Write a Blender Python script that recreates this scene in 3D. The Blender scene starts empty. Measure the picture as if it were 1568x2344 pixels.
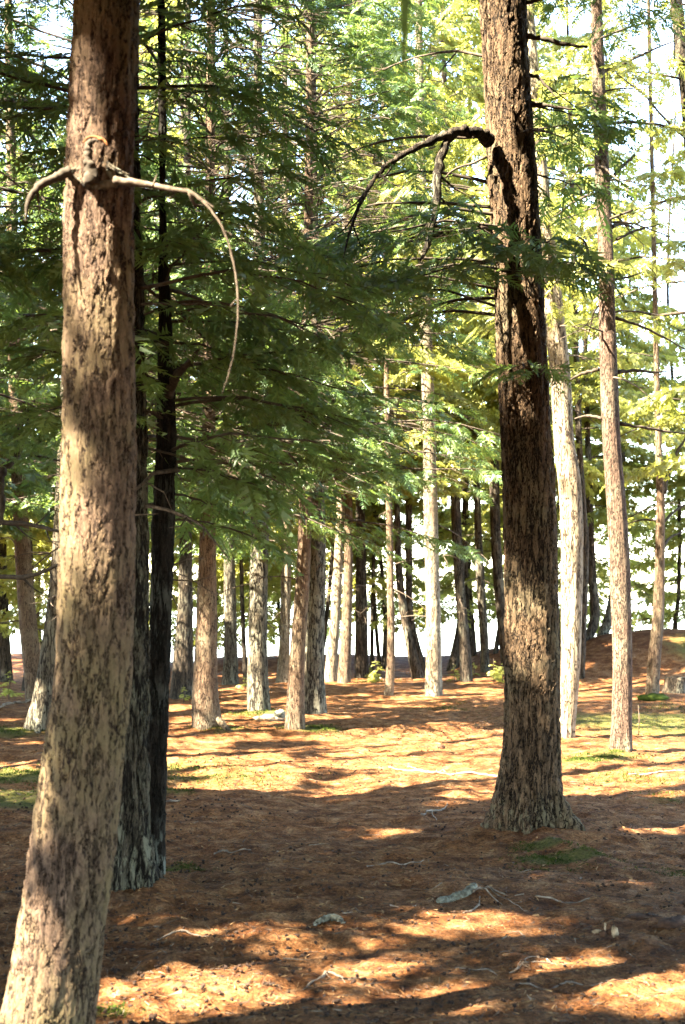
import bpy, math, random
import numpy as np
from mathutils import Vector

sc = bpy.context.scene
RND = np.random.RandomState(11)
R = math.radians

# ------------------------------------------------------------------ camera
F = 3256.0                      # focal length in units of a 1568 x 2344 picture
PITCH = R(3.5)
EYE = 1.65
cam_d = bpy.data.cameras.new('camera')
cam_d.sensor_fit = 'VERTICAL'; cam_d.sensor_height = 36.0; cam_d.sensor_width = 24.0
cam_d.lens = 50.0; cam_d.clip_start = 0.1; cam_d.clip_end = 8000
cam_d.dof.use_dof = True; cam_d.dof.focus_distance = 11.5; cam_d.dof.aperture_fstop = 4.0
cam = bpy.data.objects.new('camera', cam_d); sc.collection.objects.link(cam)
cam.location = (0, 0, EYE); cam.rotation_euler = (R(90) + PITCH, 0, 0)
sc.camera = cam

# ------------------------------------------------------------------ sky, sun, exposure
SUN_EL, SUN_ROT = R(50), R(240)          # behind the camera, to the left
world = bpy.data.worlds.new('World'); sc.world = world; world.use_nodes = True
wn = world.node_tree.nodes; wl = world.node_tree.links
sky = wn.new('ShaderNodeTexSky'); sky.sky_type = 'NISHITA'; sky.sun_disc = False
sky.sun_elevation = SUN_EL; sky.sun_rotation = SUN_ROT
sky.air_density = 1.0; sky.dust_density = 0.6; sky.ozone_density = 1.0
bg = wn['Background']; bg.inputs[1].default_value = 0.10
wl.new(sky.outputs[0], bg.inputs[0])
SUN = np.array([math.sin(SUN_ROT) * math.cos(SUN_EL), math.cos(SUN_ROT) * math.cos(SUN_EL), math.sin(SUN_EL)])
sun_d = bpy.data.lights.new('sun', 'SUN'); sun_d.energy = 5.0; sun_d.angle = R(0.53); sun_d.color = (1.0, 0.91, 0.74)
sun = bpy.data.objects.new('sun', sun_d); sc.collection.objects.link(sun)
sun.rotation_euler = Vector(SUN).to_track_quat('Z', 'Y').to_euler(); sun.location = (-10, -10, 30)
sc.view_settings.view_transform = 'Standard'; sc.view_settings.look = 'None'
sc.view_settings.gamma = 1.0; sc.view_settings.exposure = 4.5
sc.view_settings.use_curve_mapping = False
sc.view_settings.use_white_balance = True; sc.view_settings.white_balance_temperature = 7100   # warm daylight film
sc.cycles.max_bounces = 7; sc.cycles.diffuse_bounces = 4; sc.cycles.glossy_bounces = 2
sc.cycles.transmission_bounces = 3; sc.cycles.transparent_max_bounces = 4
sc.cycles.caustics_reflective = False; sc.cycles.caustics_refractive = False
sc.cycles.use_denoising = True; sc.cycles.sample_clamp_indirect = 0.25; sc.cycles.use_adaptive_sampling = False

# ------------------------------------------------------------------ helpers
def px(x, y, Y):
    """point at world distance Y seen at picture position (x, y) - used to read positions off the photograph"""
    dx = (x - 784.0) / F; du = -(y - 1172.0) / F
    c, s = math.cos(PITCH), math.sin(PITCH)
    d = np.array([dx, c - du * s, s + du * c])
    return np.array([0, 0, EYE]) + d * (Y / d[1])
def on_ground(x, y):
    dx = (x - 784.0) / F; du = -(y - 1172.0) / F
    c, s = math.cos(PITCH), math.sin(PITCH)
    d = np.array([dx, c - du * s, s + du * c])
    k = EYE / -d[2]
    p = np.array([0, 0, EYE]) + d * k
    for _ in range(3):
        k = (EYE - gz(p[0], p[1])) / -d[2]; p = np.array([0, 0, EYE]) + d * k
    return p

_perm = RND.permutation(512); _perm = np.concatenate([_perm, _perm, _perm])
_val = RND.rand(512) * 2 - 1
def vnoise(x, y, z=0.0):
    x = np.asarray(x, float); y = np.asarray(y, float); z = np.asarray(z, float) + x * 0
    xi = np.floor(x).astype(int); yi = np.floor(y).astype(int); zi = np.floor(z).astype(int)
    u = x - xi; v = y - yi; w = z - zi
    u = u * u * (3 - 2 * u); v = v * v * (3 - 2 * v); w = w * w * (3 - 2 * w)
    def h(a, b, c): return _val[_perm[_perm[_perm[a & 511] + (b & 511)] + (c & 511)] & 511]
    def lp(a, b, t): return a + (b - a) * t
    return lp(lp(lp(h(xi, yi, zi), h(xi + 1, yi, zi), u), lp(h(xi, yi + 1, zi), h(xi + 1, yi + 1, zi), u), v),
              lp(lp(h(xi, yi, zi + 1), h(xi + 1, yi, zi + 1), u), lp(h(xi, yi + 1, zi + 1), h(xi + 1, yi + 1, zi + 1), u), v), w)
def fbm(x, y, z=0.0, o=4):
    s = 0; a = 1.0
    for i in range(o):
        s = s + a * vnoise(x * 2 ** i + 17.3 * i, y * 2 ** i - 9.1 * i, z * 2 ** i + 3.7 * i); a *= 0.5
    return s

def smooth(a, b, x):
    t = np.clip((np.asarray(x, float) - a) / (b - a), 0, 1); return t * t * (3 - 2 * t)

def gz(x, y, fine=False):
    x = np.asarray(x, float); y = np.asarray(y, float)
    z = 0.05 * vnoise(x * 0.35 + 5, y * 0.35) * smooth(5, 9, y)
    z = z + 0.03 * vnoise(x * 1.1, y * 1.1 + 3)
    # low rim of earth along the shore, a higher hump to the right
    z = z + 0.24 * np.exp(-((y - 33.0 - 0.6 * vnoise(x * 0.4, 2.0 + x * 0)) / 1.5) ** 2) * (1 + 0.5 * vnoise(x * 0.8, y * 0 + 7))
    z = z + 0.95 * np.exp(-(((x - 6.6) / 2.4) ** 2) ** 1.3 - ((y - 30.0) / 2.3) ** 2)
    z = z + 0.45 * np.exp(-((x - 3.35) / 0.8) ** 2 - ((y - 31.5) / 1.5) ** 2)
    z = z + 0.5 * np.exp(-((x - 10.5) / 3.0) ** 2 - ((y - 27.0) / 3.5) ** 2)
    z = z - 2.9 * smooth(34.5, 41, y)
    for (mx_, my_, mr_) in MOUNDS:      # needles heaped round the foot of each tree
        z = z + (.03 + .05 * mr_) * np.exp(-((x - mx_) ** 2 + (y - my_) ** 2) / (mr_ * 1.5 + .12) ** 2)
    z = z + 0.03 * np.exp(-((x - 1.35) / 0.55) ** 2 - ((y - 10.0) / 0.5) ** 2)
    rx_, ry_ = (x - 1.5) * .465 - (y - 9.35) * .885, (x - 1.5) * .885 + (y - 9.35) * .465
    z = z + 0.055 * np.exp(-(rx_ / .34) ** 2 - (ry_ / .11) ** 2)
    z = z + 0.03 * np.exp(-((x + 1.2) / 0.5) ** 2 - ((y - 8.0) / 0.45) ** 2)
    if fine:
        near = smooth(45, 12, y) * smooth(-2, 3, y)
        z = z + (0.020 * fbm(x * 5, y * 5, 1.0, 3) + 0.013 * fbm(x * 14, y * 14, 4.0, 2)) * near
    return z

def link(name, me, parent=None, loc=None):
    o = bpy.data.objects.new(name, me); sc.collection.objects.link(o)
    if parent is not None: o.parent = parent
    if loc is not None: o.location = loc
    return o
def tag(o, label=None, cat=None, group=None, kind=None):
    if label: o['label'] = label
    if cat: o['category'] = cat
    if group: o['group'] = group
    if kind: o['kind'] = kind
    return o
def mesh_np(name, v, f, mats, mat_idx=None, smooth_sh=False, attrs=None):
    """v (n,3), f (m,k) uniform polygons"""
    me = bpy.data.meshes.new(name)
    v = np.ascontiguousarray(v, dtype=np.float32); f = np.ascontiguousarray(f, dtype=np.int32)
    m, k = f.shape
    me.vertices.add(len(v)); me.vertices.foreach_set('co', v.ravel())
    me.loops.add(m * k); me.loops.foreach_set('vertex_index', f.ravel())
    me.polygons.add(m)
    me.polygons.foreach_set('loop_start', np.arange(0, m * k, k, dtype=np.int32))
    me.polygons.foreach_set('loop_total', np.full(m, k, dtype=np.int32))
    for mt in (mats if isinstance(mats, (list, tuple)) else [mats]): me.materials.append(mt)
    if mat_idx is not None: me.polygons.foreach_set('material_index', np.asarray(mat_idx, np.int32))
    if smooth_sh: me.polygons.foreach_set('use_smooth', np.ones(m, bool))
    for n, a in (attrs or {}).items():
        at = me.attributes.new(n, 'FLOAT', 'POINT'); at.data.foreach_set('value', np.asarray(a, np.float32))
    me.update(calc_edges=True)
    return me

# ------------------------------------------------------------------ materials
def new_mat(name):
    m = bpy.data.materials.new(name); m.use_nodes = True
    nt = m.node_tree; b = nt.nodes['Principled BSDF']
    return m, nt, b
def nd(nt, t, **kw):
    n = nt.nodes.new(t)
    for k, v in kw.items():
        if k.startswith('i_'): n.inputs[int(k[2:])].default_value = v
        else: setattr(n, k, v)
    return n
def ramp(nt, fac, stops):
    r = nd(nt, 'ShaderNodeValToRGB'); e = r.color_ramp.elements
    while len(e) < len(stops): e.new(0.5)
    for i, (p, c) in enumerate(stops):
        e[i].position = p; e[i].color = (c[0], c[1], c[2], 1) if not isinstance(c, float) else (c, c, c, 1)
    nt.links.new(fac, r.inputs[0]); return r.outputs[0]
def mixc(nt, fac, a, b, mode='MIX'):
    n = nd(nt, 'ShaderNodeMix', data_type='RGBA', blend_type=mode)
    for s, val in ((0, fac), (6, a), (7, b)):
        if isinstance(val, (int, float)): n.inputs[s].default_value = val
        elif isinstance(val, tuple): n.inputs[s].default_value = (val[0], val[1], val[2], 1)
        else: nt.links.new(val, n.inputs[s])
    return n.outputs[2]
def mathn(nt, op, a, b=None, c=None):
    n = nd(nt, 'ShaderNodeMath', operation=op)
    for i, val in enumerate((a, b, c)):
        if val is None: continue
        if isinstance(val, (int, float)): n.inputs[i].default_value = val
        else: nt.links.new(val, n.inputs[i])
    return n.outputs[0]
def noise(nt, vec, scale, detail=4, rough=0.55, out=0):
    n = nd(nt, 'ShaderNodeTexNoise'); n.inputs['Scale'].default_value = scale
    n.inputs['Detail'].default_value = detail; n.inputs['Roughness'].default_value = rough
    nt.links.new(vec, n.inputs['Vector']); return n.outputs[out]

def bark_mat(name, plate_a, plate_b, furrow, lichen, lichen_amt=0.3, scale=30.0, fw=.03, depth=0.012, displace=False, lichen_low=0.0, pits=.36):
    m, nt, b = new_mat(name); L = nt.links
    tc = nd(nt, 'ShaderNodeTexCoord'); obj = tc.outputs['Object']
    def stretched(k):
        mp = nd(nt, 'ShaderNodeMapping'); mp.inputs['Scale'].default_value = (1, 1, k); L.new(obj, mp.inputs[0]); return mp.outputs[0]
    c1, c2, c3 = stretched(.42), stretched(.17), stretched(.10)
    # ragged scaly plates
    wv = nd(nt, 'ShaderNodeTexNoise'); wv.inputs['Scale'].default_value = scale * 0.9; wv.inputs['Detail'].default_value = 4; L.new(c1, wv.inputs['Vector'])
    sub = nd(nt, 'ShaderNodeVectorMath', operation='SUBTRACT'); L.new(wv.outputs['Color'], sub.inputs[0]); sub.inputs[1].default_value = (.5, .5, .5)
    scl = nd(nt, 'ShaderNodeVectorMath', operation='SCALE'); L.new(sub.outputs[0], scl.inputs[0]); scl.inputs['Scale'].default_value = 2.6 / scale
    add = nd(nt, 'ShaderNodeVectorMath', operation='ADD'); L.new(c1, add.inputs[0]); L.new(scl.outputs[0], add.inputs[1])
    vc = nd(nt, 'ShaderNodeTexVoronoi', feature='F1'); vc.inputs['Scale'].default_value = scale * 1.1; L.new(add.outputs[0], vc.inputs['Vector'])
    cell = nd(nt, 'ShaderNodeSeparateColor'); L.new(vc.outputs['Color'], cell.inputs[0])
    streak = noise(nt, c2, scale * 1.5, 5, .62)
    n_fine = noise(nt, c1, scale * 4.0, 4, .65)
    n_mid = noise(nt, c1, scale * .3, 3)
    n_big = noise(nt, obj, 2.2, 3)
    def step(val, lo, hi):
        r_ = nd(nt, 'ShaderNodeMapRange', interpolation_type='SMOOTHSTEP'); L.new(val, r_.inputs[0]); r_.inputs[1].default_value = lo; r_.inputs[2].default_value = hi; return r_.outputs[0]
    # long upright furrows that come and go, short dark pits between them
    ridge = mathn(nt, 'ABSOLUTE', mathn(nt, 'SUBTRACT', noise(nt, stretched(.16), scale * .62, 5, .62), .5))
    fm = step(mathn(nt, 'SUBTRACT', ridge, mathn(nt, 'MULTIPLY', mathn(nt, 'SUBTRACT', n_mid, .5), fw * 2.2)), fw * .25, fw * 1.5)
    pit = step(noise(nt, stretched(.45), scale * 1.7, 3, .55), pits - .05, pits + .05)
    fur = mathn(nt, 'MINIMUM', fm, pit)
    t = mathn(nt, 'ADD', mathn(nt, 'MULTIPLY', cell.outputs[0], .55), mathn(nt, 'MULTIPLY', step(streak, .3, .7), .45))
    plate = mixc(nt, t, plate_a, plate_b)
    plate = mixc(nt, .8, plate, ramp(nt, n_fine, [(0.33, (.42, .39, .37)), (0.67, (1.3, 1.27, 1.22))]), 'MULTIPLY')
    lf = ramp(nt, mathn(nt, 'ADD', n_big, mathn(nt, 'MULTIPLY', n_mid, 0.35)), [(0.72 - lichen_amt * 0.35, 0.0), (0.92 - lichen_amt * 0.3, 1.0)])
    if lichen_low:
        sx = nd(nt, 'ShaderNodeSeparateXYZ'); L.new(obj, sx.inputs[0])
        low = nd(nt, 'ShaderNodeMapRange'); L.new(sx.outputs[2], low.inputs[0]); low.inputs[1].default_value = 0.1; low.inputs[2].default_value = lichen_low
        low.inputs[3].default_value = 0.85; low.inputs[4].default_value = 0.0
        spot = ramp(nt, noise(nt, c1, scale * 0.8, 5), [(0.50, 0.0), (0.57, 1.0)])
        lf = mathn(nt, 'MAXIMUM', mathn(nt, 'MULTIPLY', lf, .7), mathn(nt, 'MULTIPLY', low.outputs[0], spot))
    plate = mixc(nt, mathn(nt, 'MULTIPLY', lf, 0.7), plate, lichen)
    oi = nd(nt, 'ShaderNodeObjectInfo')
    vr = nd(nt, 'ShaderNodeMapRange'); L.new(oi.outputs['Random'], vr.inputs[0]); vr.inputs[3].default_value = .78; vr.inputs[4].default_value = 1.15
    if not displace: plate = mixc(nt, 1.0, plate, vr.outputs[0], 'MULTIPLY')
    col = mixc(nt, fur, furrow, plate)
    L.new(col, b.inputs['Base Color']); b.inputs['Roughness'].default_value = 0.92
    b.inputs['Specular IOR Level'].default_value = 0.12
    h = mathn(nt, 'ADD', mathn(nt, 'MULTIPLY', fur, .9), mathn(nt, 'ADD', mathn(nt, 'MULTIPLY', streak, 0.8), mathn(nt, 'ADD', mathn(nt, 'MULTIPLY', cell.outputs[0], 0.6), mathn(nt, 'MULTIPLY', n_fine, .3))))
    if displace:
        dp = nd(nt, 'ShaderNodeDisplacement'); L.new(h, dp.inputs['Height']); dp.inputs['Scale'].default_value = depth; dp.inputs['Midlevel'].default_value = 1.3
        L.new(dp.outputs[0], nt.nodes['Material Output'].inputs['Displacement']); m.displacement_method = 'BOTH'
    else:
        bp = nd(nt, 'ShaderNodeBump'); bp.inputs['Strength'].default_value = 1.0; bp.inputs['Distance'].default_value = depth * 1.6
        L.new(h, bp.inputs['Height']); L.new(bp.outputs[0], b.inputs['Normal'])
    return m

BK_warm = bark_mat('bark_warm', (.052, .035, .027), (.140, .096, .070), (.016, .010, .008), (.140, .115, .055), 0.42, 38, .018, .014, True, 0.4, .355)
BK_grey = bark_mat('bark_grey_furrowed', (.028, .025, .019), (.068, .060, .045), (.005, .004, .003), (.17, .175, .13), 0.26, 26, .060, .020, True, 0.8)
BK_dark = bark_mat('bark_dark', (.008, .007, .006), (.020, .017, .014), (.004, .004, .003), (.17, .19, .17), 0.05, 30, .035, .010, True, 0.35)
BK_right = bark_mat('bark_right', (.038, .025, .016), (.122, .082, .051), (.009, .006, .004), (.12, .11, .07), 0.15, 30, .028, .018, True, 0.3)
BK_mid = bark_mat('bark_mid', (.085, .057, .040), (.185, .128, .088), (.028, .018, .013), (.20, .175, .12), 0.30, 36, .016, .010, False, 0.6)
BK_midgrey = bark_mat('bark_midgrey', (.070, .060, .045), (.130, .112, .085), (.014, .011, .009), (.22, .22, .17), 0.35, 30, .03, .012, False, 0.7)
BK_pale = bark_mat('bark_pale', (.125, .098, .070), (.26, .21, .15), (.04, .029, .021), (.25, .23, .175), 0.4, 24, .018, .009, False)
BK_scaly = bark_mat('bark_scaly', (.090, .060, .046), (.180, .125, .096), (.030, .020, .015), (.20, .18, .13), 0.2, 40, .015, .012, False, 0, .40)
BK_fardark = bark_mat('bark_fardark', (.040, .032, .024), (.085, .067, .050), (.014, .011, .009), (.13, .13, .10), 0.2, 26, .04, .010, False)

def simple_mat(name, a, b_, scale=30, rough=0.9, bump=0.004, spec=0.2):
    m, nt, b = new_mat(name)
    tc = nd(nt, 'ShaderNodeTexCoord')
    n = noise(nt, tc.outputs['Object'], scale, 5, 0.6)
    nt.links.new(mixc(nt, ramp(nt, n, [(0.35, 0.0), (0.65, 1.0)]), a, b_), b.inputs['Base Color'])
    b.inputs['Roughness'].default_value = rough; b.inputs['Specular IOR Level'].default_value = spec
    if bump:
        bp = nd(nt, 'ShaderNodeBump'); bp.inputs['Distance'].default_value = bump
        nt.links.new(n, bp.inputs['Height']); nt.links.new(bp.outputs[0], b.inputs['Normal'])
    return m
M_limb = simple_mat('limb_bark', (.022, .017, .013), (.060, .048, .036), 25)
M_dead = simple_mat('dead_wood', (.035, .026, .019), (.105, .082, .062), 40)
M_deadred = simple_mat('broken_heartwood', (.09, .032, .012), (.20, .085, .03), 30)
M_twig = simple_mat('twig', (.035, .025, .018), (.085, .06, .043), 20, bump=0)
M_cone = simple_mat('cone', (.014, .008, .006), (.038, .021, .013), 60, bump=0)
M_stick = simple_mat('weathered_stick', (.075, .055, .042), (.23, .185, .145), 18)
M_lichenwood = simple_mat('lichen_wood', (.055, .05, .038), (.19, .195, .155), 34, bump=.008)
M_chip = simple_mat('pale_wood', (.13, .09, .055), (.30, .23, .155), 30)
M_chipdark = simple_mat('rotten_wood', (.018, .009, .006), (.065, .032, .018), 30)
M_moss = simple_mat('moss', (.016, .030, .006), (.052, .070, .012), 14, bump=0, spec=0.05)

def leaf_mat(name, a, b_, tr, trw=0.42):
    m, nt, b = new_mat(name); L = nt.links
    at = nd(nt, 'ShaderNodeAttribute', attribute_name='tint')
    col = mixc(nt, at.outputs['Fac'], a, b_)
    df = nd(nt, 'ShaderNodeBsdfDiffuse'); L.new(col, df.inputs[0])
    tl = nd(nt, 'ShaderNodeBsdfTranslucent'); L.new(mixc(nt, at.outputs['Fac'], tuple(c * .7 for c in tr), tuple(c * 1.15 for c in tr)), tl.inputs[0])
    mx = nd(nt, 'ShaderNodeMixShader'); mx.inputs[0].default_value = trw
    L.new(df.outputs[0], mx.inputs[1]); L.new(tl.outputs[0], mx.inputs[2])
    gl = nd(nt, 'ShaderNodeBsdfGlossy'); gl.inputs['Roughness'].default_value = 0.45; gl.inputs[0].default_value = (.8, .9, .85, 1)
    m2 = nd(nt, 'ShaderNodeMixShader'); m2.inputs[0].default_value = 0.035
    L.new(mx.outputs[0], m2.inputs[1]); L.new(gl.outputs[0], m2.inputs[2])
    L.new(m2.outputs[0], nt.nodes['Material Output'].inputs[0])
    nt.nodes.remove(b); return m
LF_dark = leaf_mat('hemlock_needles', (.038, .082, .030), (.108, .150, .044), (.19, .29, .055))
LF_sunlit = leaf_mat('hemlock_needles_sunlit', (.110, .140, .034), (.230, .225, .058), (.42, .43, .085), .5)  # sunlit glow of the far foliage put into a paler, yellower needle colour

# ------------------------------------------------------------------ the trunks: rows (y, left edge, right edge) read off the photograph, and their distance
K = {}
K['L1'] = ([(2400, -12, 212), (2344, 0, 210), (2250, 22, 222), (2100, 50, 236), (1950, 74, 258), (1800, 98, 272), (1650, 118, 288), (1500, 138, 299), (1250, 146, 304), (1000, 150, 306), (800, 150, 303), (500, 149, 300), (250, 160, 308), (0, 172, 318), (-200, 180, 322)], 5.25)
K['L2'] = ([(2042, 240, 372), (2000, 250, 355), (1900, 262, 340), (1700, 268, 338), (1400, 262, 340), (1100, 258, 336), (800, 255, 330), (400, 250, 318), (0, 248, 312)], 8.0)
K['L3'] = ([(2020, 332, 378), (1900, 332, 378), (1700, 338, 383), (1500, 344, 389), (1250, 348, 397), (1000, 358, 402), (850, 362, 398), (700, 364, 390), (560, 365, 382), (430, 367, 377)], 8.25)
K['R1'] = ([(1905, 1122, 1302), (1860, 1132, 1288), (1800, 1142, 1277), (1700, 1155, 1280), (1500, 1160, 1280), (1200, 1156, 1271), (1000, 1148, 1258), (800, 1138, 1248), (600, 1133, 1238), (400, 1120, 1228), (200, 1109, 1212), (0, 1098, 1202), (-250, 1088, 1188)], 10.1)
K['R2'] = ([(1690, 1280, 1315), (1500, 1283, 1330), (1350, 1284, 1333), (1200, 1284, 1335), (1100, 1278, 1330), (1000, 1268, 1313), (850, 1258, 1305), (700, 1240, 1290), (500, 1228, 1264), (300, 1215, 1245), (0, 1196, 1222)], 16.6)
K['R3'] = ([(1725, 1395, 1448), (1660, 1400, 1446), (1500, 1402, 1447), (1300, 1396, 1441), (1200, 1391, 1436), (1000, 1379, 1419), (800, 1372, 1412), (600, 1370, 1405), (400, 1362, 1395), (200, 1355, 1386), (0, 1352, 1378), (-250, 1346, 1368)], 15.1)
K['R4'] = ([(1596, 1476, 1508), (1500, 1485, 1512), (1400, 1493, 1521), (1250, 1501, 1521), (1130, 1502, 1522), (1000, 1500, 1514), (800, 1496, 1508)], 23.6)
K['R5'] = ([(1700, 1645, 1685), (1200, 1618, 1654), (600, 1582, 1614), (250, 1560, 1590), (0, 1535, 1562)], 16.5)
K['C1'] = ([(1592, 970, 1014), (1540, 975, 1010), (1400, 975, 1008), (1200, 971, 1003), (1000, 968, 998), (800, 962, 990), (500, 955, 978)], 24.0)
K['C2'] = ([(1592, 881, 902), (1500, 886, 904), (1400, 887, 903), (1200, 884, 899), (1000, 880, 893)], 24.0)
K['C4'] = ([(1640, 690, 748), (1600, 693, 744), (1500, 698, 741), (1300, 708, 746), (1000, 706, 740), (600, 706, 732), (300, 704, 726)], 20.0)
K['C5'] = ([(1668, 650, 700), (1600, 657, 697), (1500, 664, 698), (1400, 672, 704), (1300, 679, 710), (1150, 684, 713), (900, 690, 714)], 18.1)
K['C6'] = ([(1632, 565, 622), (1590, 567, 614), (1500, 568, 612), (1300, 573, 613), (1150, 573, 617), (900, 578, 614), (500, 580, 606), (300, 580, 602)], 20.4)
K['C7'] = ([(1668, 434, 513), (1620, 438, 502), (1550, 443, 497), (1400, 450, 497), (1250, 456, 494), (1000, 462, 494), (700, 466, 492)], 18.1)
K['C8'] = ([(1592, 388, 446), (1500, 400, 442), (1300, 410, 440), (1000, 412, 436)], 24.0)
K['C9'] = ([(1566, 508, 548), (1500, 513, 543), (1300, 512, 538), (1000, 510, 532)], 27.4)
K['C10'] = ([(1562, 631, 664), (1500, 638, 662), (1400, 642, 665), (1200, 643, 667), (1000, 644, 664), (800, 644, 662)], 28.0)
K['C11'] = ([(1562, 740, 772), (1480, 750, 774), (1400, 757, 780), (1200, 768, 788), (1000, 774, 790)], 28.0)
K['C12'] = ([(1562, 773, 804), (1400, 783, 806), (1250, 788, 808), (1000, 790, 806)], 27.6)
K['C13'] = ([(1552, 811, 843), (1400, 814, 841), (1200, 815, 836), (900, 815, 832)], 29.5)
K['C14'] = ([(1555, 945, 975), (1500, 934, 955), (1400, 914, 934), (1300, 905, 921), (1150, 902, 916)], 29.0)
K['C15'] = ([(1552, 958, 985), (1480, 944, 962), (1400, 930, 946), (1280, 928, 944), (1000, 928, 942)], 30.0)
K['C16'] = ([(1566, 1054, 1084), (1450, 1049, 1073), (1300, 1038, 1061), (1100, 1030, 1052), (900, 1025, 1045), (700, 1018, 1036)], 27.5)
K['C17'] = ([(1552, 1100, 1122), (1450, 1098, 1117), (1330, 1090, 1110), (1200, 1086, 1102), (1000, 1082, 1096)], 29.5)
K['C18'] = ([(1545, 1150, 1176), (1400, 1136, 1160), (1250, 1124, 1148), (1000, 1118, 1140), (800, 1114, 1134)], 29.0)
K['C19'] = ([(1540, 1020, 1050), (1490, 1034, 1052), (1420, 1046, 1060), (1300, 1052, 1064)], 31.0)
K['R6'] = ([(1520, 1322, 1338), (1400, 1328, 1344), (1250, 1334, 1348), (1150, 1326, 1342), (1000, 1318, 1332), (800, 1312, 1326)], 27.0)
K['R7'] = ([(1490, 1322, 1344), (1430, 1346, 1372), (1380, 1350, 1372), (1300, 1346, 1364), (1000, 1338, 1352)], 30.0)
K['R8'] = ([(1495, 1352, 1378), (1440, 1372, 1398), (1400, 1386, 1408), (1300, 1404, 1420), (1100, 1418, 1430)], 30.5)
K['F1'] = ([(1602, 62, 104), (1500, 50, 92), (1350, 38, 78), (1200, 30, 66), (900, 20, 50)], 23.0)
K['F2'] = ([(1668, 50, 108), (1620, 70, 118), (1500, 92, 132), (1350, 112, 146), (1180, 124, 154), (900, 138, 164)], 18.1)
K['F3'] = ([(1562, -14, 28), (1450, -12, 22), (1300, -14, 16), (1000, -20, 8)], 28.0)
MOUNDS = [((k[0][0][1] + k[0][0][2] - 1568) / 2 / F * k[1], k[1], (k[0][0][2] - k[0][0][1]) / 2 / F * k[1]) for k in K.values()]

# ------------------------------------------------------------------ ground
def axis(*segs):
    out = []
    for a, b_, s in segs: out.append(np.arange(a, b_ - 1e-6, s))
    out.append(np.array([segs[-1][1]])); return np.concatenate(out)
gx = axis((-400, -60, 34), (-60, -12, 2.0), (-12, -3.6, 0.16), (-3.6, 3.6, 0.07), (3.6, 12, 0.16), (12, 60, 2.0), (60, 400, 34))
gy = axis((-400, -40, 36), (-40, 3, 1.8), (3, 13, 0.07), (13, 24, 0.11), (24, 42, 0.16), (42, 50, 1.0))
GX, GY = np.meshgrid(gx, gy)
GZ = gz(GX, GY, True)
nx, ny = len(gx), len(gy)
idx = np.arange(nx * ny).reshape(ny, nx)
quads = np.stack([idx[:-1, :-1], idx[:-1, 1:], idx[1:, 1:], idx[1:, :-1]], -1).reshape(-1, 4)
MOSS_SPOTS = [  # x, y in the picture, radii in metres, strength
    (1300, 1945, .38, .13, .95), (1250, 1925, .22, .11, .8), (1345, 1738, .55, .35, .8), (1395, 1728, .4, .3, .7),
    (470, 1780, 1.1, .6, .50), (400, 1760, .6, .5, .5), (40, 1825, .9, .7, 1.0), (30, 1775, .8, .6, .8), (400, 1815, .3, .2, .5),
    (395, 1985, .30, .12, .6), (245, 2318, .13, .07, .8), (715, 1668, .5, .5, .8), (600, 1632, .6, .6, .7), (510, 1665, .4, .5, .6),
    (1520, 1560, 2.2, 2.0, .9), (1480, 1520, 1.6, 1.6, .8), (1530, 1620, .9, 1.0, .4), (20, 1670, .7, .6, .7), (1250, 1990, .3, .12, .4),
    (1480, 1780, .7, .5, .35), (1530, 1830, .5, .4, .4), (1020, 1620, .6, .8, .3), (860, 1560, 1.2, .8, .35), (1560, 2000, .3, .2, .3)]
moss = np.zeros_like(GX)
for (a, b_, rx, ry, s) in MOSS_SPOTS:
    p = on_ground(a, b_)
    moss = np.maximum(moss, s * np.exp(-((GX - p[0]) / rx) ** 2 - ((GY - p[1]) / ry) ** 2))
for (a, b_, rx, ry, s_) in [(7.8, 28.3, 1.6, 1.2, .85), (9.2, 27.3, 2.0, 1.6, .9), (7.0, 30.2, 2.2, .7, .6)]:
    moss = np.maximum(moss, s_ * np.exp(-((GX - a) / rx) ** 2 - ((GY - b_) / ry) ** 2))
duff = np.exp(-(((GX - 6.0) / 2.6) ** 2) - ((GY - 29.3) / 1.3) ** 2) + np.exp(-((GY - 32.5) / 1.5) ** 2)
mg, nt, b = new_mat('needle_litter'); L = nt.links
tc = nd(nt, 'ShaderNodeTexCoord'); ob = tc.outputs['Object']
n1 = noise(nt, ob, 0.9, 4); n2 = noise(nt, ob, 7, 5, .6); n3 = noise(nt, ob, 48, 5, .7); n4 = noise(nt, ob, 160, 3, .7)
c = ramp(nt, n2, [(0.32, (.070, .029, .011)), (0.5, (.200, .092, .037)), (0.70, (.32, .190, .104))])
c = mixc(nt, 0.85, c, ramp(nt, n3, [(0.34, (.22, .18, .15)), (0.50, (.90, .88, .86)), (0.68, (1.6, 1.55, 1.5))]), 'MULTIPLY')
c = mixc(nt, 0.75, c, ramp(nt, n4, [(0.34, (.35, .30, .26)), (0.66, (1.4, 1.38, 1.35))]), 'MULTIPLY')
c = mixc(nt, ramp(nt, n1, [(0.40, 0.0), (0.62, 0.8)]), c, mixc(nt, 1.0, c, (1.3, 1.25, 1.15), 'MULTIPLY'))
c = mixc(nt, ramp(nt, noise(nt, ob, 2.6, 6, .65), [(0.46, 0.0), (0.62, 0.7)]), c, mixc(nt, 1.0, c, (.55, .44, .38), 'MULTIPLY'))
dk = nd(nt, 'ShaderNodeAttribute', attribute_name='duff')
c = mixc(nt, mathn(nt, 'MULTIPLY', dk.outputs['Fac'], 0.55), c, (.075, .030, .016))
ms = nd(nt, 'ShaderNodeAttribute', attribute_name='moss')
mf = ramp(nt, mathn(nt, 'MULTIPLY', ms.outputs['Fac'], mathn(nt, 'ADD', n2, mathn(nt, 'MULTIPLY', n3, 0.8))), [(0.28, 0.0), (0.55, 0.85)])
c = mixc(nt, mf, c, ramp(nt, n3, [(0.3, (.030, .042, .010)), (0.7, (.120, .130, .034))]))
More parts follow.
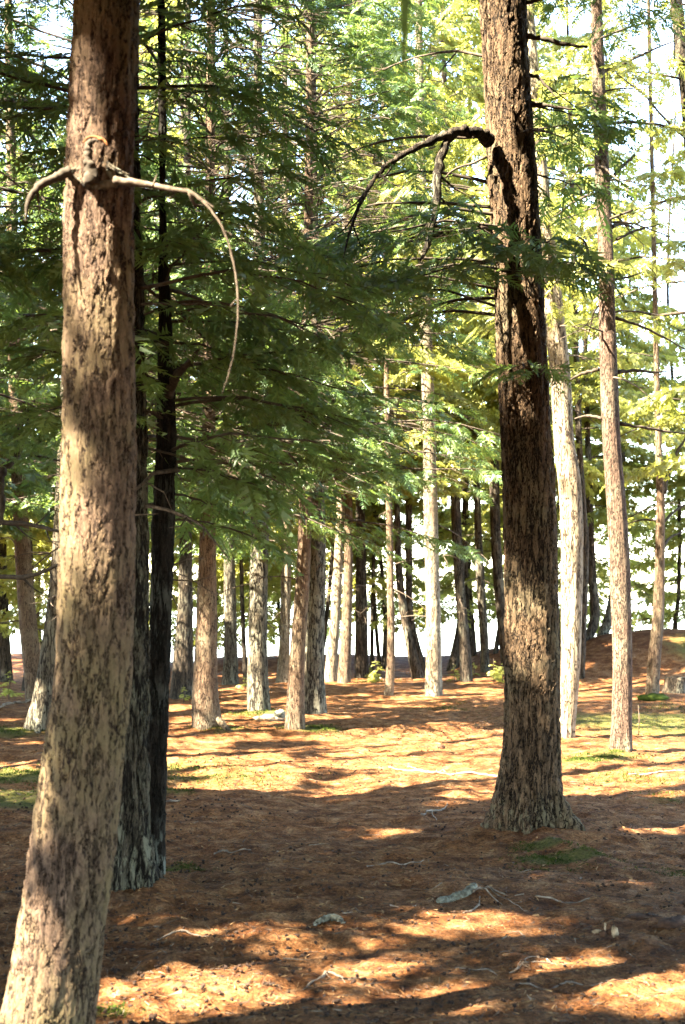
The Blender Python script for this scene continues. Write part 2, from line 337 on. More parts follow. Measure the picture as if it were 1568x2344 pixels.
L.new(c, b.inputs['Base Color']); b.inputs['Roughness'].default_value = .95; b.inputs['Specular IOR Level'].default_value = .1
bp = nd(nt, 'ShaderNodeBump'); bp.inputs['Distance'].default_value = .035; bp.inputs['Strength'].default_value = 1.0
L.new(mathn(nt, 'ADD', n3, mathn(nt, 'MULTIPLY', n4, .5)), bp.inputs['Height']); L.new(bp.outputs[0], b.inputs['Normal'])
ground = link('ground', mesh_np('ground', np.stack([GX, GY, GZ], -1).reshape(-1, 3), quads, mg, smooth_sh=True,
              attrs={'moss': moss.ravel(), 'duff': np.clip(duff, 0, 1).ravel()}))
tag(ground, 'forest floor covered in orange brown needle litter', kind='structure')

# ------------------------------------------------------------------ lake
mw, nt, b = new_mat('lake_water'); L = nt.links
b.inputs['Base Color'].default_value = (.10, .14, .16, 1); b.inputs['Roughness'].default_value = .12; b.inputs['IOR'].default_value = 1.33
tc = nd(nt, 'ShaderNodeTexCoord'); mp = nd(nt, 'ShaderNodeMapping'); mp.inputs['Scale'].default_value = (.6, 1.6, 1); L.new(tc.outputs['Object'], mp.inputs[0])
bp = nd(nt, 'ShaderNodeBump'); bp.inputs['Distance'].default_value = .05; bp.inputs['Strength'].default_value = .5
L.new(noise(nt, mp.outputs[0], 1.2, 4), bp.inputs['Height']); L.new(bp.outputs[0], b.inputs['Normal'])
wx = np.linspace(-4000, 4000, 9); wy = np.array([36.0, 60, 120, 400, 1500, 5000]); WX, WY = np.meshgrid(wx, wy)
wi = np.arange(WX.size).reshape(WX.shape)
lake = link('lake', mesh_np('lake', np.stack([WX, WY, WX * 0 - 1.35], -1).reshape(-1, 3),
            np.stack([wi[:-1, :-1], wi[:-1, 1:], wi[1:, 1:], wi[1:, :-1]], -1).reshape(-1, 4), mw))
tag(lake, 'bright lake water beyond the trees', kind='structure')

# ------------------------------------------------------------------ tubes
def tube(pts, rad, n=6, closed_tip=True):
    pts = np.asarray(pts, float); rad = np.asarray(rad, float); k = len(pts)
    tan = np.gradient(pts, axis=0); tan /= np.linalg.norm(tan, axis=1)[:, None] + 1e-9
    ref = np.array([0.3, 0.9, 0.31]) if abs(tan[0] @ np.array([0.3, 0.9, 0.31])) < 0.9 else np.array([0.9, -0.2, 0.3])
    u = ref - (tan @ ref)[:, None] * tan; u /= np.linalg.norm(u, axis=1)[:, None]
    w = np.cross(tan, u)
    a = np.arange(n) * 2 * math.pi / n
    v = pts[:, None] + rad[:, None, None] * (np.cos(a)[None, :, None] * u[:, None] + np.sin(a)[None, :, None] * w[:, None])
    i = np.arange(k * n).reshape(k, n); j = np.roll(i, -1, 1)
    f = np.stack([i[:-1], j[:-1], j[1:], i[1:]], -1).reshape(-1, 4)
    v = v.reshape(-1, 3)
    v = np.vstack([v, pts[:1], pts[-1:]])
    c0, c1 = len(v) - 2, len(v) - 1
    caps = [[i[0, (q + 1) % n], i[0, q], c0, c0] for q in range(n)] + [[i[-1, q], i[-1, (q + 1) % n], c1, c1] for q in range(n)]
    return v, f, np.array(caps)
def tube_mesh(name, tubes, mat, origin=(0, 0, 0), mats=None, mi=None):
    """several joined tubes; caps as triangles"""
    me = bpy.data.meshes.new(name); V = []; P = []; off = 0; MI = []
    for q, t in enumerate(tubes):
        v, f, cps = t
        V += (v - np.asarray(origin)).tolist(); P += (f + off).tolist(); P += (cps[:, :3] + off).tolist(); off += len(v)
        MI += [0 if mi is None else mi[q]] * (len(f) + len(cps))
    me.from_pydata(V, [], P)
    for m in (mats or [mat]): me.materials.append(m)
    me.polygons.foreach_set('use_smooth', np.ones(len(P), bool)); me.polygons.foreach_set('material_index', np.array(MI, np.int32))
    me.update(); return me
def spline(pts, n):
    """Catmull-Rom through the points"""
    pts = np.asarray(pts, float); k = len(pts)
    P = np.vstack([2 * pts[0] - pts[1], pts, 2 * pts[-1] - pts[-2]])
    t = np.linspace(0, k - 1, n); i = np.minimum(t.astype(int), k - 2); u = (t - i)[:, None]
    a, b_, c, d = P[i], P[i + 1], P[i + 2], P[i + 3]
    return 0.5 * (2 * b_ + (c - a) * u + (2 * a - 5 * b_ + 4 * c - d) * u ** 2 + (3 * b_ - a - 3 * c + d) * u ** 3)

# ------------------------------------------------------------------ sunlit spots: where a gap in the crowns lets the sun through
_e1 = np.cross(SUN, [0, 0, 1.0]); _e1 /= np.linalg.norm(_e1); _e2 = np.cross(_e1, SUN)
UV0, UVR, UVN = -70.0, 0.06, 2400
GAP = np.full((UVN, UVN), 1e9, np.float32)
def uv(p):
    return p @ _e1, p @ _e2, p @ SUN
def open_gap(p, r):
    u, v, d = uv(np.asarray(p, float)); iu = int((u - UV0) / UVR); iv = int((v - UV0) / UVR); k = int(r / UVR) + 1
    yy, xx = np.mgrid[-k:k + 1, -k:k + 1]; m = (xx ** 2 + yy ** 2) * UVR ** 2 <= r * r
    if iv - k < 0 or iu - k < 0 or iv + k + 1 >= UVN or iu + k + 1 >= UVN: return
    blk = GAP[iv - k:iv + k + 1, iu - k:iu + k + 1]; blk[m] = np.minimum(blk[m], d)
def shaded_through(p, jit=0.10, rng=RND):
    """True where the point may carry foliage"""
    u, v, d = uv(p)
    u = u + rng.randn(len(u)) * jit; v = v + rng.randn(len(v)) * jit
    iu = ((u - UV0) / UVR).astype(int).clip(0, UVN - 1); iv = ((v - UV0) / UVR).astype(int).clip(0, UVN - 1)
    return GAP[iv, iu] > d - 0.2
GROUND_LIT = [  # centre in the picture, half width, half height there
    (990, 1690, 170, 20), (860, 1705, 90, 10), (1120, 1705, 60, 12), (760, 1690, 70, 8), (930, 1665, 60, 8),
    (1350, 1555, 60, 20), (1500, 1530, 70, 18), (1450, 1500, 40, 10), (1240, 1600, 50, 10), (1100, 1585, 90, 8), (940, 1600, 60, 6), (780, 1640, 50, 5), (820, 1590, 50, 5),
    (1340, 1680, 40, 14), (1300, 1760, 40, 8), (1350, 1805, 60, 10), (1490, 1895, 60, 12), (1530, 1965, 40, 10),
    (1440, 1680, 60, 10), (1520, 1640, 50, 8), (420, 1690, 60, 10), (560, 1690, 60, 8), (620, 1660, 40, 6), (480, 1740, 120, 16), (600, 1780, 90, 10),
    (30, 1760, 60, 18), (40, 1820, 50, 18), (60, 1700, 50, 8), (30, 1650, 40, 8), (400, 1620, 40, 10), (530, 1800, 60, 8),
    (520, 1870, 45, 8), (940, 1870, 45, 9), (880, 1905, 70, 8), (1030, 1840, 50, 6), (1340, 2010, 60, 10), (1460, 2020, 50, 7), (740, 1960, 50, 7),
    (560, 2120, 90, 14), (650, 2165, 60, 10), (830, 2200, 60, 10), (880, 2170, 60, 8), (480, 2250, 150, 22), (400, 2310, 100, 22), (620, 2320, 80, 14),
    (890, 2225, 70, 10), (1000, 2310, 70, 12), (1050, 2110, 100, 10), (1180, 2120, 60, 12), (1260, 2160, 50, 10), (1120, 2190, 50, 7),
    (1500, 2280, 90, 22), (1420, 2320, 60, 14), (1540, 2180, 40, 10), (330, 2120, 60, 14), (720, 2060, 60, 7), (1280, 2080, 60, 7), (680, 1880, 40, 5), (1180, 1780, 50, 6)]
for (a, b_, rx, ry) in GROUND_LIT:
    for _ in range(max(10, int(rx * ry / 14))):
        t = RND.rand() * 6.283; q = math.sqrt(RND.rand())
        p = on_ground(a + rx * q * math.cos(t), b_ + ry * q * math.sin(t))
        open_gap(p, 0.02 + (0.20 if p[1] < 9 else .25) * rx / F * p[1])

for _ in range(60):           # the broad sunlit pool in the clearing
    p = on_ground(RND.uniform(840, 1150), RND.uniform(1676, 1714)); open_gap(p, .30)
for _ in range(230):
    Y = RND.uniform(5, 15); open_gap((RND.uniform(-.26, .26) * Y, Y, 0), RND.uniform(.01, .05))
for (a, b_, Y) in [(300, 418, 5.1), (340, 424, 5.1), (380, 432, 5.1), (420, 438, 5.1), (450, 450, 5.0), (500, 510, 5.0), (525, 580, 4.95), (540, 640, 4.95), (545, 720, 4.9), (535, 810, 4.85), (1090, 300, 9.9), (1050, 300, 9.8), (1000, 315, 9.7), (930, 350, 9.6)]:
    open_gap(px(a, b_, Y), .16)
for _ in range(760):          # small openings all through the crowns: sun flecks on the boughs
    Y = RND.uniform(11, 33); X = RND.uniform(-.27, .15) * Y; Z = EYE + RND.uniform(.02, .44) * Y
    open_gap((X, Y, Z), RND.uniform(.10, .45))
for _ in range(140):          # wider openings above the back row
    Y = RND.uniform(20, 33); X = RND.uniform(-.14, .13) * Y; Z = EYE + RND.uniform(.10, .44) * Y
    open_gap((X, Y, Z), RND.uniform(.25, .6))
# ------------------------------------------------------------------ hemlock foliage
def make_spray(pairs, length, lw, ll, seed):
    """one flat frond of needle twigs: midrib along +X, blades to both sides; returns verts (n*4,3) and quads"""
    r = np.random.RandomState(seed); V = []
    for i in range(pairs):
        t = (i + .6) / (pairs + .3); x0 = t * length
        env = ll * (0.55 + 0.75 * math.sin(math.pi * min(1, t * .85 + .12))) * (1 - .55 * t)
        for s in (-1, 1):
            a = R(52 + 14 * r.rand() - 18 * t); l = env * (.75 + .5 * r.rand()); w = lw * (.75 + .5 * r.rand())
            d = np.array([math.cos(a), s * math.sin(a), 0]); nrm = np.array([-d[1], d[0], 0])
            z0 = -.16 * length * t * t
            b0 = np.array([x0, 0, z0]); tip = b0 + d * l + np.array([0, 0, (-.55 * r.rand() + .12) * l])
            tw = np.array([0, 0, (r.rand() - .5) * 1.8 * w])
            q0 = b0 + d * l * .12
            V += [q0 + nrm * w * .55 + tw, tip, q0 - nrm * w * .55 - tw]
    e = np.array([length, 0, -.16 * length]); z = np.array([0, lw * .45, 0])
    V += [z, e + np.array([ll * .5, 0, -.02]), -z]
    V = np.array(V); return V, np.arange(len(V)).reshape(-1, 3)
FINE = [make_spray(10, .28, .0150, .092, s) for s in (1, 2, 3)]
COARSE = [make_spray(5, .31, .036, .140, s) for s in (4, 5)]

def rotm(yaw, pitch, roll):
    cy, sy, cp, sp, cr, sr = np.cos(yaw), np.sin(yaw), np.cos(pitch), np.sin(pitch), np.cos(roll), np.sin(roll)
    z = np.zeros_like(cy); o = np.ones_like(cy)
    A = np.stack([np.stack([cy, -sy, z], -1), np.stack([sy, cy, z], -1), np.stack([z, z, o], -1)], -2)
    B = np.stack([np.stack([cp, z, sp], -1), np.stack([z, o, z], -1), np.stack([-sp, z, cp], -1)], -2)
    C = np.stack([np.stack([o, z, z], -1), np.stack([z, cr, -sr], -1), np.stack([z, sr, cr], -1)], -2)
    return A @ B @ C
def make_bough(Ln, seed, droop=.22, rise=.16):
    r = np.random.RandomState(seed)
    t = np.linspace(0, 1, 8)
    wig = .16 * Ln * np.cumsum(r.randn(8)) / 8; wz = .10 * Ln * np.cumsum(r.randn(8)) / 8
    limb = np.stack([Ln * t * .97, wig - wig[0], Ln * (rise * t - droop * t ** 1.8) + wz - wz[0]], -1)
    def at(q):
        return np.array([np.interp(q, t, limb[:, k]) for k in range(3)])
    pos, yaw, pit, rol, scl, tw = [], [], [], [], [], []
    q = .16 + .1 * r.rand(); s = 1
    while q < 1:
        p0 = at(q); l = (.18 + .42 * (1 - q) ** .8 * min(Ln, 2.4) ** .7) * (.6 + .7 * r.rand()); a = s * R(50 + 20 * r.rand() - 15 * q)
        dn = -.12 - .25 * r.rand()
        d = np.array([math.cos(a), math.sin(a), dn]); d /= np.linalg.norm(d)
        tw.append((p0, p0 + d * l + np.array([0, 0, -.1 * l])))
        m = max(1, int(l / .135)); side = 1
        for k in range(m):
            f = (k + .35) / m
            pos.append(p0 + d * l * f + np.array([0, 0, -.1 * l * f * f])); side = -side
            yaw.append(a + side * R(10 + 38 * r.rand())); pit.append(R(-4 + 44 * r.rand())); rol.append(R(r.randn() * 30)); scl.append(.5 + .7 * r.rand())
        pos.append(p0 + d * l * .92); yaw.append(a + R(r.randn() * 8)); pit.append(R(8 + 36 * r.rand())); rol.append(R(r.randn() * 26)); scl.append(.7 + .5 * r.rand())
        q += .085 / max(.6, Ln) * (.8 + .6 * r.rand()); s = -s
    for k in range(3):
        pos.append(at(.93 + .03 * k)); yaw.append(R(r.randn() * 16)); pit.append(R(12 + 14 * r.rand())); rol.append(0.0); scl.append(.9)
    return dict(L=Ln, limb=limb, pos=np.array(pos), rot=rotm(np.array(yaw), np.array(pit), np.array(rol)), scl=np.array(scl), tw=np.array(tw))
BOUGHS = {Ln: [make_bough(Ln, 31 * i + int(Ln * 10), dr, ri) for i, (dr, ri) in enumerate([(.20, .16), (.30, .20), (.16, .05), (.38, .22), (.26, .10)])] for Ln in (.7, 1.2, 1.8, 2.5, 3.2)}
BL = np.array(sorted(BOUGHS))

N_TRI = [0]
def crown_mesh(name, origin, S, leaf, tint_base, with_twigs=True, bulk=1.0):
    """S: list of (pos, rot, scale) arrays in the world; makes one foliage mesh with real needle twigs"""
    if not S['pos']: return None
    pos = np.concatenate(S['pos']); rot = np.concatenate(S['rot']); scl = np.concatenate(S['scl'])
    rng = np.random.RandomState(len(pos))
    unseen = (pos[:, 1] < 3.5) | (np.abs(pos[:, 0]) > .27 * pos[:, 1] + 2.0) | (pos[:, 2] > EYE + .45 * pos[:, 1] + 2.0)
    k_ = ~unseen | (rng.rand(len(pos)) < .42)
    pos, rot, scl, unseen = pos[k_], rot[k_], scl[k_] * bulk, unseen[k_]
    scl = np.where(unseen, scl * 1.65, scl)
    ax = rot[:, :, 0] * scl[:, None]; sx_ = rot[:, :, 1] * scl[:, None]
    keep = shaded_through(pos, .04, rng) & shaded_through(pos + ax * .16, .04, rng) & shaded_through(pos + ax * .33, .04, rng)
    keep &= ~unseen | (shaded_through(pos + ax * .16 + sx_ * .1, .03, rng) & shaded_through(pos + ax * .16 - sx_ * .1, .03, rng))
    pos, rot, scl = pos[keep], rot[keep], scl[keep]
    fine = (pos[:, 1] > 4) & (pos[:, 1] < 21) & (pos[:, 2] < EYE + .45 * pos[:, 1] + .4) & (np.abs(pos[:, 0]) < .27 * pos[:, 1] + .6)
    V, Q, T = [], [], []; off = 0
    for lod, temps in ((True, FINE), (False, COARSE)):
        sel = np.where(fine == lod)[0]
        if not len(sel): continue
        which = rng.randint(0, len(temps), len(sel))
        for w, (tv, tq) in enumerate(temps):
            ii = sel[which == w]
            if not len(ii): continue
            v = np.einsum('nij,vj->nvi', rot[ii], tv) * scl[ii][:, None, None] + pos[ii][:, None]
            q = tq[None] + (np.arange(len(ii)) * len(tv))[:, None, None] + off
            tint = np.clip(tint_base + .30 * rng.randn(len(ii)), 0, 1)
            V.append(v.reshape(-1, 3)); Q.append(q.reshape(-1, 3)); T.append(np.repeat(tint, len(tv))); off += v.shape[0] * v.shape[1]
    mi = [np.zeros(sum(len(q) for q in Q), np.int32)]
    if with_twigs and S['tw']:
        tw = np.concatenate(S['tw']); mid = tw.mean(1)
        k2 = (mid[:, 1] > 4) & (mid[:, 1] < 24) & (mid[:, 2] < EYE + .47 * mid[:, 1]) & (np.abs(mid[:, 0]) < .3 * mid[:, 1] + .6)
        tw = tw[k2]
        if len(tw):
            d = tw[:, 1] - tw[:, 0]; up = np.array([0, 0, 1.0]); sd = np.cross(d, up); sd /= np.linalg.norm(sd, axis=1)[:, None] + 1e-6
            w = .0035
            for ax in (sd, np.cross(sd, d / (np.linalg.norm(d, axis=1)[:, None] + 1e-6))):
                v = np.stack([tw[:, 0] + ax * w, tw[:, 0] - ax * w, tw[:, 1]], 1)
                V.append(v.reshape(-1, 3)); Q.append((np.arange(len(tw) * 3).reshape(-1, 3)) + off); off += len(tw) * 3
                T.append(np.zeros(len(tw) * 3)); mi.append(np.ones(len(tw), np.int32))
    Q = np.concatenate(Q); N_TRI[0] += len(Q)
    return mesh_np(name, np.concatenate(V) - origin, Q, [leaf, M_twig], np.concatenate(mi), attrs={'tint': np.concatenate(T)})

def trunk_mesh(name, path, rad, origin, mat, nseg, step, flare=0.25, lobes=5, rough=.05, seed=0):
    """a tapered, slightly lumpy trunk that spreads into root lobes at its foot"""
    path = np.asarray(path, float); rad = np.asarray(rad, float)
    seg = np.concatenate([[0], np.cumsum(np.linalg.norm(np.diff(path, axis=0), axis=1))])
    k = max(6, int(seg[-1] / step)); s = np.linspace(0, seg[-1], k)
    # finer rings where the picture sees the trunk
    C = spline(path, 400); cs = np.concatenate([[0], np.cumsum(np.linalg.norm(np.diff(C, axis=0), axis=1))]); cs *= seg[-1] / cs[-1]
    P = np.stack([np.interp(s, cs, C[:, i]) for i in range(3)], -1); rr = np.interp(s, seg, rad)
    rr = np.convolve(np.pad(rr, 2, mode='edge'), np.ones(5) / 5, 'valid') if k > 8 else rr
    a = np.arange(nseg) * 2 * math.pi / nseg
    h = P[:, 2] - origin[2]
    fl = flare * np.exp(-np.maximum(h, 0) / .17)
    r = np.random.RandomState(seed); ph = r.rand(3) * 6.28
    lob = np.maximum(0, np.cos(lobes * a + ph[0]) * .6 + np.cos((lobes - 2) * a + ph[1]) * .5 + np.cos((lobes + 4) * a + ph[2]) * .25)
    big = fbm(np.cos(a)[None] * 1.3 + seed, np.sin(a)[None] * 1.3, h[:, None] * 1.1, 3)
    ridg = fbm(np.cos(a)[None] * 5 + seed, np.sin(a)[None] * 5, h[:, None] * 1.2, 2)
    rad2 = rr[:, None] * (1 + fl[:, None] * (lob[None] - .15) + rough * big + rough * .5 * ridg)
    v = np.stack([P[:, 0:1] + rad2 * np.cos(a), P[:, 1:2] + rad2 * np.sin(a), np.repeat(P[:, 2:3], nseg, 1)], -1)
    i = np.arange(k * nseg).reshape(k, nseg); j = np.roll(i, -1, 1)
    q = np.stack([i[:-1], j[:-1], j[1:], i[1:]], -1).reshape(-1, 4)
    N_TRI[0] += len(q) * 2
    return mesh_np(name, v.reshape(-1, 3) - origin, q, mat, smooth_sh=True), P, rr

def tree(name, label, keys, Y, mat, H=18, clear=3.0, nb=3.0, Lmax=2.6, leaf=LF_dark, tint=.4, seed=1, near=False, group=None, cat='tree',
         boughs=(), dead=(), upto=None, lit=(), flare=.25, azbias=None, density=1.0, top_dens=1.0, ndead=3, bulk=1.0, deadspan=(1.2, 3.2)):
    """keys: rows (y, left edge, right edge) read off the photograph at world distance Y; the trunk goes on to height H"""
    rng = np.random.RandomState(seed)
    pts, rad = [], []
    for (y, xl, xr) in keys:
        p = px((xl + xr) / 2, y, Y); pts.append(p); rad.append((xr - xl) / 2 / F * Y)
    pts, rad = list(pts), list(rad)
    b0 = np.array([pts[0][0], Y, float(gz(pts[0][0], Y))])
    pts[0][2] = min(pts[0][2], b0[2] - .05)
    pts.insert(0, pts[0] + np.array([0, 0, -.3])); rad.insert(0, rad[0] * 1.05)
    z_top = pts[-1][2]
    if H > z_top + .5:
        lean = (pts[-1] - pts[-3]) / max(.3, pts[-1][2] - pts[-3][2]); r1 = rad[-1]
        n = 5
        for k in range(1, n + 1):
            f = k / n; z = z_top + (H - z_top) * f
            pts.append(pts[len(pts) - 1] + np.array([lean[0] * .5, lean[1] * .5, 1]) * (H - z_top) / n); rad.append(max(.02, r1 * (1 - f) + .02 * f))
            pts[-1][2] = z
    root = bpy.data.objects.new(name, None); sc.collection.objects.link(root); root.location = b0
    root.empty_display_size = .3
    tag(root, label, cat, group)
    nseg, step = (100, .019) if near == 2 else (72, .03) if near else (16, .22)
    if near:   # dense bark only as far up as the picture shows, then coarser
        zf = EYE + .44 * Y + .6
        cut = np.searchsorted([p[2] for p in pts], zf)
        cut = min(max(cut, 3), len(pts) - 2)
        me, P, rr = trunk_mesh(name + '_trunk', pts[:cut + 1], rad[:cut + 1], b0, mat, nseg, step, flare, seed=seed)
        link('trunk', me, root)
        me2, P2, rr2 = trunk_mesh(name + '_upper', pts[cut:], rad[cut:], b0, mat, 20, .25, 0, seed=seed)
        link('upper_trunk', me2, root)
        P = np.vstack([P, P2]); rr = np.concatenate([rr, rr2])
    else:
        me, P, rr = trunk_mesh(name + '_trunk', pts, rad, b0, mat, nseg, step, flare, seed=seed)
        link('trunk', me, root)
    for (y0, y1) in lit:          # stretches of the trunk that the sun reaches
        for y in np.arange(y0, y1, 12):
            z = px(0, y, Y)[2]; c = np.array([np.interp(z, P[:, 2], P[:, i]) for i in range(3)])
            r_ = np.interp(z, P[:, 2], rr); open_gap(c + SUN * r_ + RND.randn(3) * .04, r_ * .9 + .14)
    S = dict(pos=[], rot=[], scl=[], tw=[])
    limbs = []
    def add_bough(h, az, Ln, wood=True, sag=None):
        T = BOUGHS[BL[np.argmin(np.abs(BL - Ln))]]; T = T[rng.randint(len(T)) if sag is None else sag]
        k = Ln / T['L']; ca, sa = math.cos(az), math.sin(az); ti = R(rng.randn() * 5)
        M = np.array([[ca, -sa, 0], [sa, ca, 0], [0, 0, 1]]) @ np.array([[math.cos(ti), 0, math.sin(ti)], [0, 1, 0], [-math.sin(ti), 0, math.cos(ti)]])
        c = np.array([np.interp(h, P[:, 2], P[:, i]) for i in range(3)])
        pos = T['pos'] @ M.T * k + c
        kp = rng.rand(len(pos)) < density * (top_dens if h > EYE + .46 * Y else 1)
        S['pos'].append(pos[kp]); S['rot'].append((M @ T['rot'])[kp]); S['scl'].append(T['scl'][kp] * min(1.15, max(.85, k)))
        S['tw'].append(T['tw'] @ M.T * k + c)
        lb = T['limb'] @ M.T * k + c; r0 = np.interp(h, P[:, 2], rr)
        if wood: limbs.append((h, lb, min(.3 * r0, .005 + .006 * Ln)))
    h = clear
    az = rng.rand() * 6.28
    while h < H - .3:
        f = (h - clear) / (H - clear); Ln = (Lmax * (1 - f) ** .75) * (.55 + .6 * rng.rand()) + .35
        az += 2.4 + rng.randn() * .5
        a = az if azbias is None or rng.rand() > .6 else azbias + rng.randn() * .7
        add_bough(h, a, Ln); h += (1 / nb) * (.5 + rng.rand())
    for (hh, a, Ln, sag) in boughs: add_bough(hh, R(a), Ln, True, sag)
    # bare dead branches low on the trunk
    for _ in range(ndead):
        hh = rng.uniform(*deadspan); a = rng.rand() * 6.28; Ln = .4 + .9 * rng.rand()
        c = np.array([np.interp(hh, P[:, 2], P[:, i]) for i in range(3)])
        t = np.linspace(0, 1, 7); e = .1 + .25 * rng.randn()
        d = np.array([math.cos(a), math.sin(a), 0]); sd = np.array([-d[1], d[0], 0])
        lb = c + t[:, None] * d * Ln + sd * (np.cumsum(rng.randn(7)) * .03 * Ln)[:, None] + np.array([0, 0, 1]) * (Ln * (e * t - .4 * t * t))[:, None]
        tb = [tube(lb, np.linspace(.011 + .003 * Ln, .003, 7), 5)]
        for _ in range(3):
            q = rng.randint(2, 6); e1 = lb[q] + (d * rng.uniform(.1, .5) + sd * rng.choice([-1, 1]) * rng.uniform(.2, .5) + np.array([0, 0, rng.uniform(-.3, .1)])) * Ln * .5
            tb.append(tube(np.array([lb[q], (lb[q] + e1) / 2 + rng.randn(3) * .02, e1]), [.006, .004, .002], 4))
        link('branch', tube_mesh('branch', tb, M_dead, b0), root)
    hi = []
    for (h, lb, r0) in limbs:
        tb = tube(lb[::1 if h < EYE + .46 * Y else 3], np.linspace(r0, .003, len(lb[::1 if h < EYE + .46 * Y else 3])), 5 if h < EYE + .46 * Y else 3)
        vis = lb[0][1] > 3 and h < EYE + .46 * Y and abs(lb[:, 0]).min() < .26 * Y + .3 and Y < 26
        if vis: link('branch', tube_mesh('branch', [tb], M_limb, b0), root)
        else: hi.append(tb)
    hi = hi[::2]
    if hi: link('upper_branches', tube_mesh('upper_branches', hi, M_limb, b0), root)['kind'] = 'stuff'
    cm = crown_mesh(name + '_crown', b0, S, leaf, tint, bulk=bulk) if S['pos'] else None
    if cm: link('crown', cm, root)['kind'] = 'stuff'
    return dict(root=root, b0=b0, P=P, rr=rr, at=lambda z: np.array([np.interp(z, P[:, 2], P[:, i]) for i in range(3)]))

HN = 'hemlock_tree'
PIC = {}
# sunlit stretches first, so that every crown leaves those gaps open: (rows, Y, [(y0, y1)])
def pre_lit(keys, Y, spans):
    ys = [k[0] for k in keys][::-1]; xs = [(k[1] + k[2]) / 2 for k in keys][::-1]; ws = [(k[2] - k[1]) / 2 for k in keys][::-1]
    for (y0, y1) in spans:
        for y in np.arange(y0, y1, 10):
            p = px(np.interp(y, ys, xs), y, Y); r_ = np.interp(y, ys, ws) / F * Y
            open_gap(p + SUN * r_ + RND.randn(3) * .05, r_ * .95 if Y < 12 else r_ * .8 + (.10 if Y < 22 else .2))

K['T1'] = ([(1550, 846, 856), (1400, 848, 857), (1250, 852, 860), (1000, 856, 862)], 31.0)
K['T2'] = ([(1545, 868, 878), (1480, 860, 869), (1350, 852, 860), (1200, 846, 853)], 32.0)
K['T3'] = ([(1545, 1086, 1098), (1450, 1072, 1083), (1350, 1064, 1073), (1200, 1060, 1068)], 31.5)
K['T4'] = ([(1550, 1120, 1132), (1460, 1134, 1146), (1380, 1150, 1161), (1300, 1164, 1174)], 31.0)
K['T5'] = ([(1555, 556, 568), (1450, 552, 562), (1300, 548, 557), (1100, 546, 553)], 30.0)
K['T6'] = ([(1560, 724, 735), (1400, 744, 754), (1250, 758, 766), (1050, 766, 772)], 31.0)
LIT = {'L1': [(590, 680), (1130, 1150), (1270, 1500), (2230, 2344)], 'R1': [(0, 200), (240, 330), (400, 460), (520, 620), (850, 930), (1380, 1400)], 'R2': [(1420, 1690)],
       'R3': [(1000, 1250)], 'C1': [(780, 930), (1180, 1590)], 'C2': [(1220, 1420)], 'C5': [(1180, 1300), (1500, 1560), (1600, 1660)], 'C6': [(1560, 1610)], 'C7': [(1440, 1500), (1540, 1665)],
       'C10': [(1150, 1560)], 'C11': [(1200, 1560)], 'C12': [(1250, 1560)], 'C9': [(1300, 1400)], 'F2': [(1580, 1660)], 'C8': [(1360, 1480)], 'C16': [(1480, 1560)]}
for k_, sp in LIT.items(): pre_lit(K[k_][0], K[k_][1], sp)

def T(key, label, mat, **kw):
    PIC[key] = tree(HN, label, K[key][0], K[key][1], mat, seed=sum(map(ord, key)) * 7 + len(key), **kw); return PIC[key]

# near trees
T('L1', 'nearest trunk at the left with a broken knot and a long drooping dead branch', BK_warm, near=2, H=19, clear=6.0, nb=6, Lmax=3.0, ndead=0, flare=.10, bulk=1.2)
T('L2', 'furrowed grey trunk half hidden behind the nearest left trunk, pale lichen at its foot', BK_grey, near=1, H=18, clear=3.4, nb=6.0, Lmax=1.25, ndead=5, flare=.35, deadspan=(1.8, 3.6),
  boughs=[(2.9, 120, 1.2, 1), (3.1, 20, 1.0, 1), (3.3, -25, .9, 0), (3.6, 170, 1.5, 3), (4.0, 30, 1.1, 2), (4.4, 200, 1.5, 0), (2.5, 30, .8, 3)])
T('L3', 'slim blackish trunk with pale lichen flecks beside the furrowed grey trunk', BK_dark, near=1, H=5.6, clear=2.5, nb=12.0, Lmax=1.15, ndead=8, flare=.2, deadspan=(1.6, 3.6),
  boughs=[(2.1, 10, .6, 3), (2.25, 60, .7, 1), (2.4, -20, .7, 3), (2.6, 35, 1.0, 1), (2.8, 5, 1.1, 1), (3.0, 25, 1.2, 4), (3.3, -10, 1.2, 0), (3.6, 15, 1.3, 1)])
T('R1', 'big dark trunk standing right of the path with an arching limb and mossy root', BK_right, near=2, H=21, clear=6.8, nb=5.5, Lmax=3.0, ndead=2, flare=.42, deadspan=(4.6, 6),
  boughs=[(4.05, 190, 1.7, 0), (4.3, 215, 1.5, 1), (3.95, 235, 1.3, 4), (4.6, 175, 1.9, 1), (4.45, 160, 1.8, 0), (4.1, 280, .8, 1), (3.3, 260, .6, 3), (4.2, 170, 2.0, 1), (4.0, 205, 1.2, 1), (4.4, 190, 1.6, 3),
          (5.2, 20, .8, 1), (5.0, -20, .7, 0), (5.5, 40, .9, 3), (4.7, 30, .8, 1), (4.0, 150, 1.5, 0), (3.7, 180, 1.3, 3), (3.8, 165, 1.6, 1), (3.95, 300, .7, 0), (4.05, 255, .9, 0), (4.25, 182, 1.6, 3), (3.85, 195, 1.5, 3), (4.35, 172, 1.9, 4), (3.65, 170, 1.7, 1), (4.15, 225, 1.2, 3)])
T('R2', 'pale sunlit trunk just behind the right edge of the big dark trunk', BK_pale, near=1, H=20, clear=5.5, nb=2.3, Lmax=2.2, ndead=6, leaf=LF_sunlit, density=.85, deadspan=(3, 6))
T('R3', 'slender reddish scaly trunk second from the right edge with short bare side branches', BK_scaly, near=1, H=20, clear=5.2, nb=1.9, Lmax=2.4, ndead=12, leaf=LF_sunlit, density=.7, deadspan=(3.2, 8))
T('R4', 'thin forked brown trunk rising from the mossy hump at the right', BK_mid, H=17, clear=4.5, nb=2.0, Lmax=2.2, leaf=LF_sunlit, density=.85, ndead=6, deadspan=(2.5, 7))
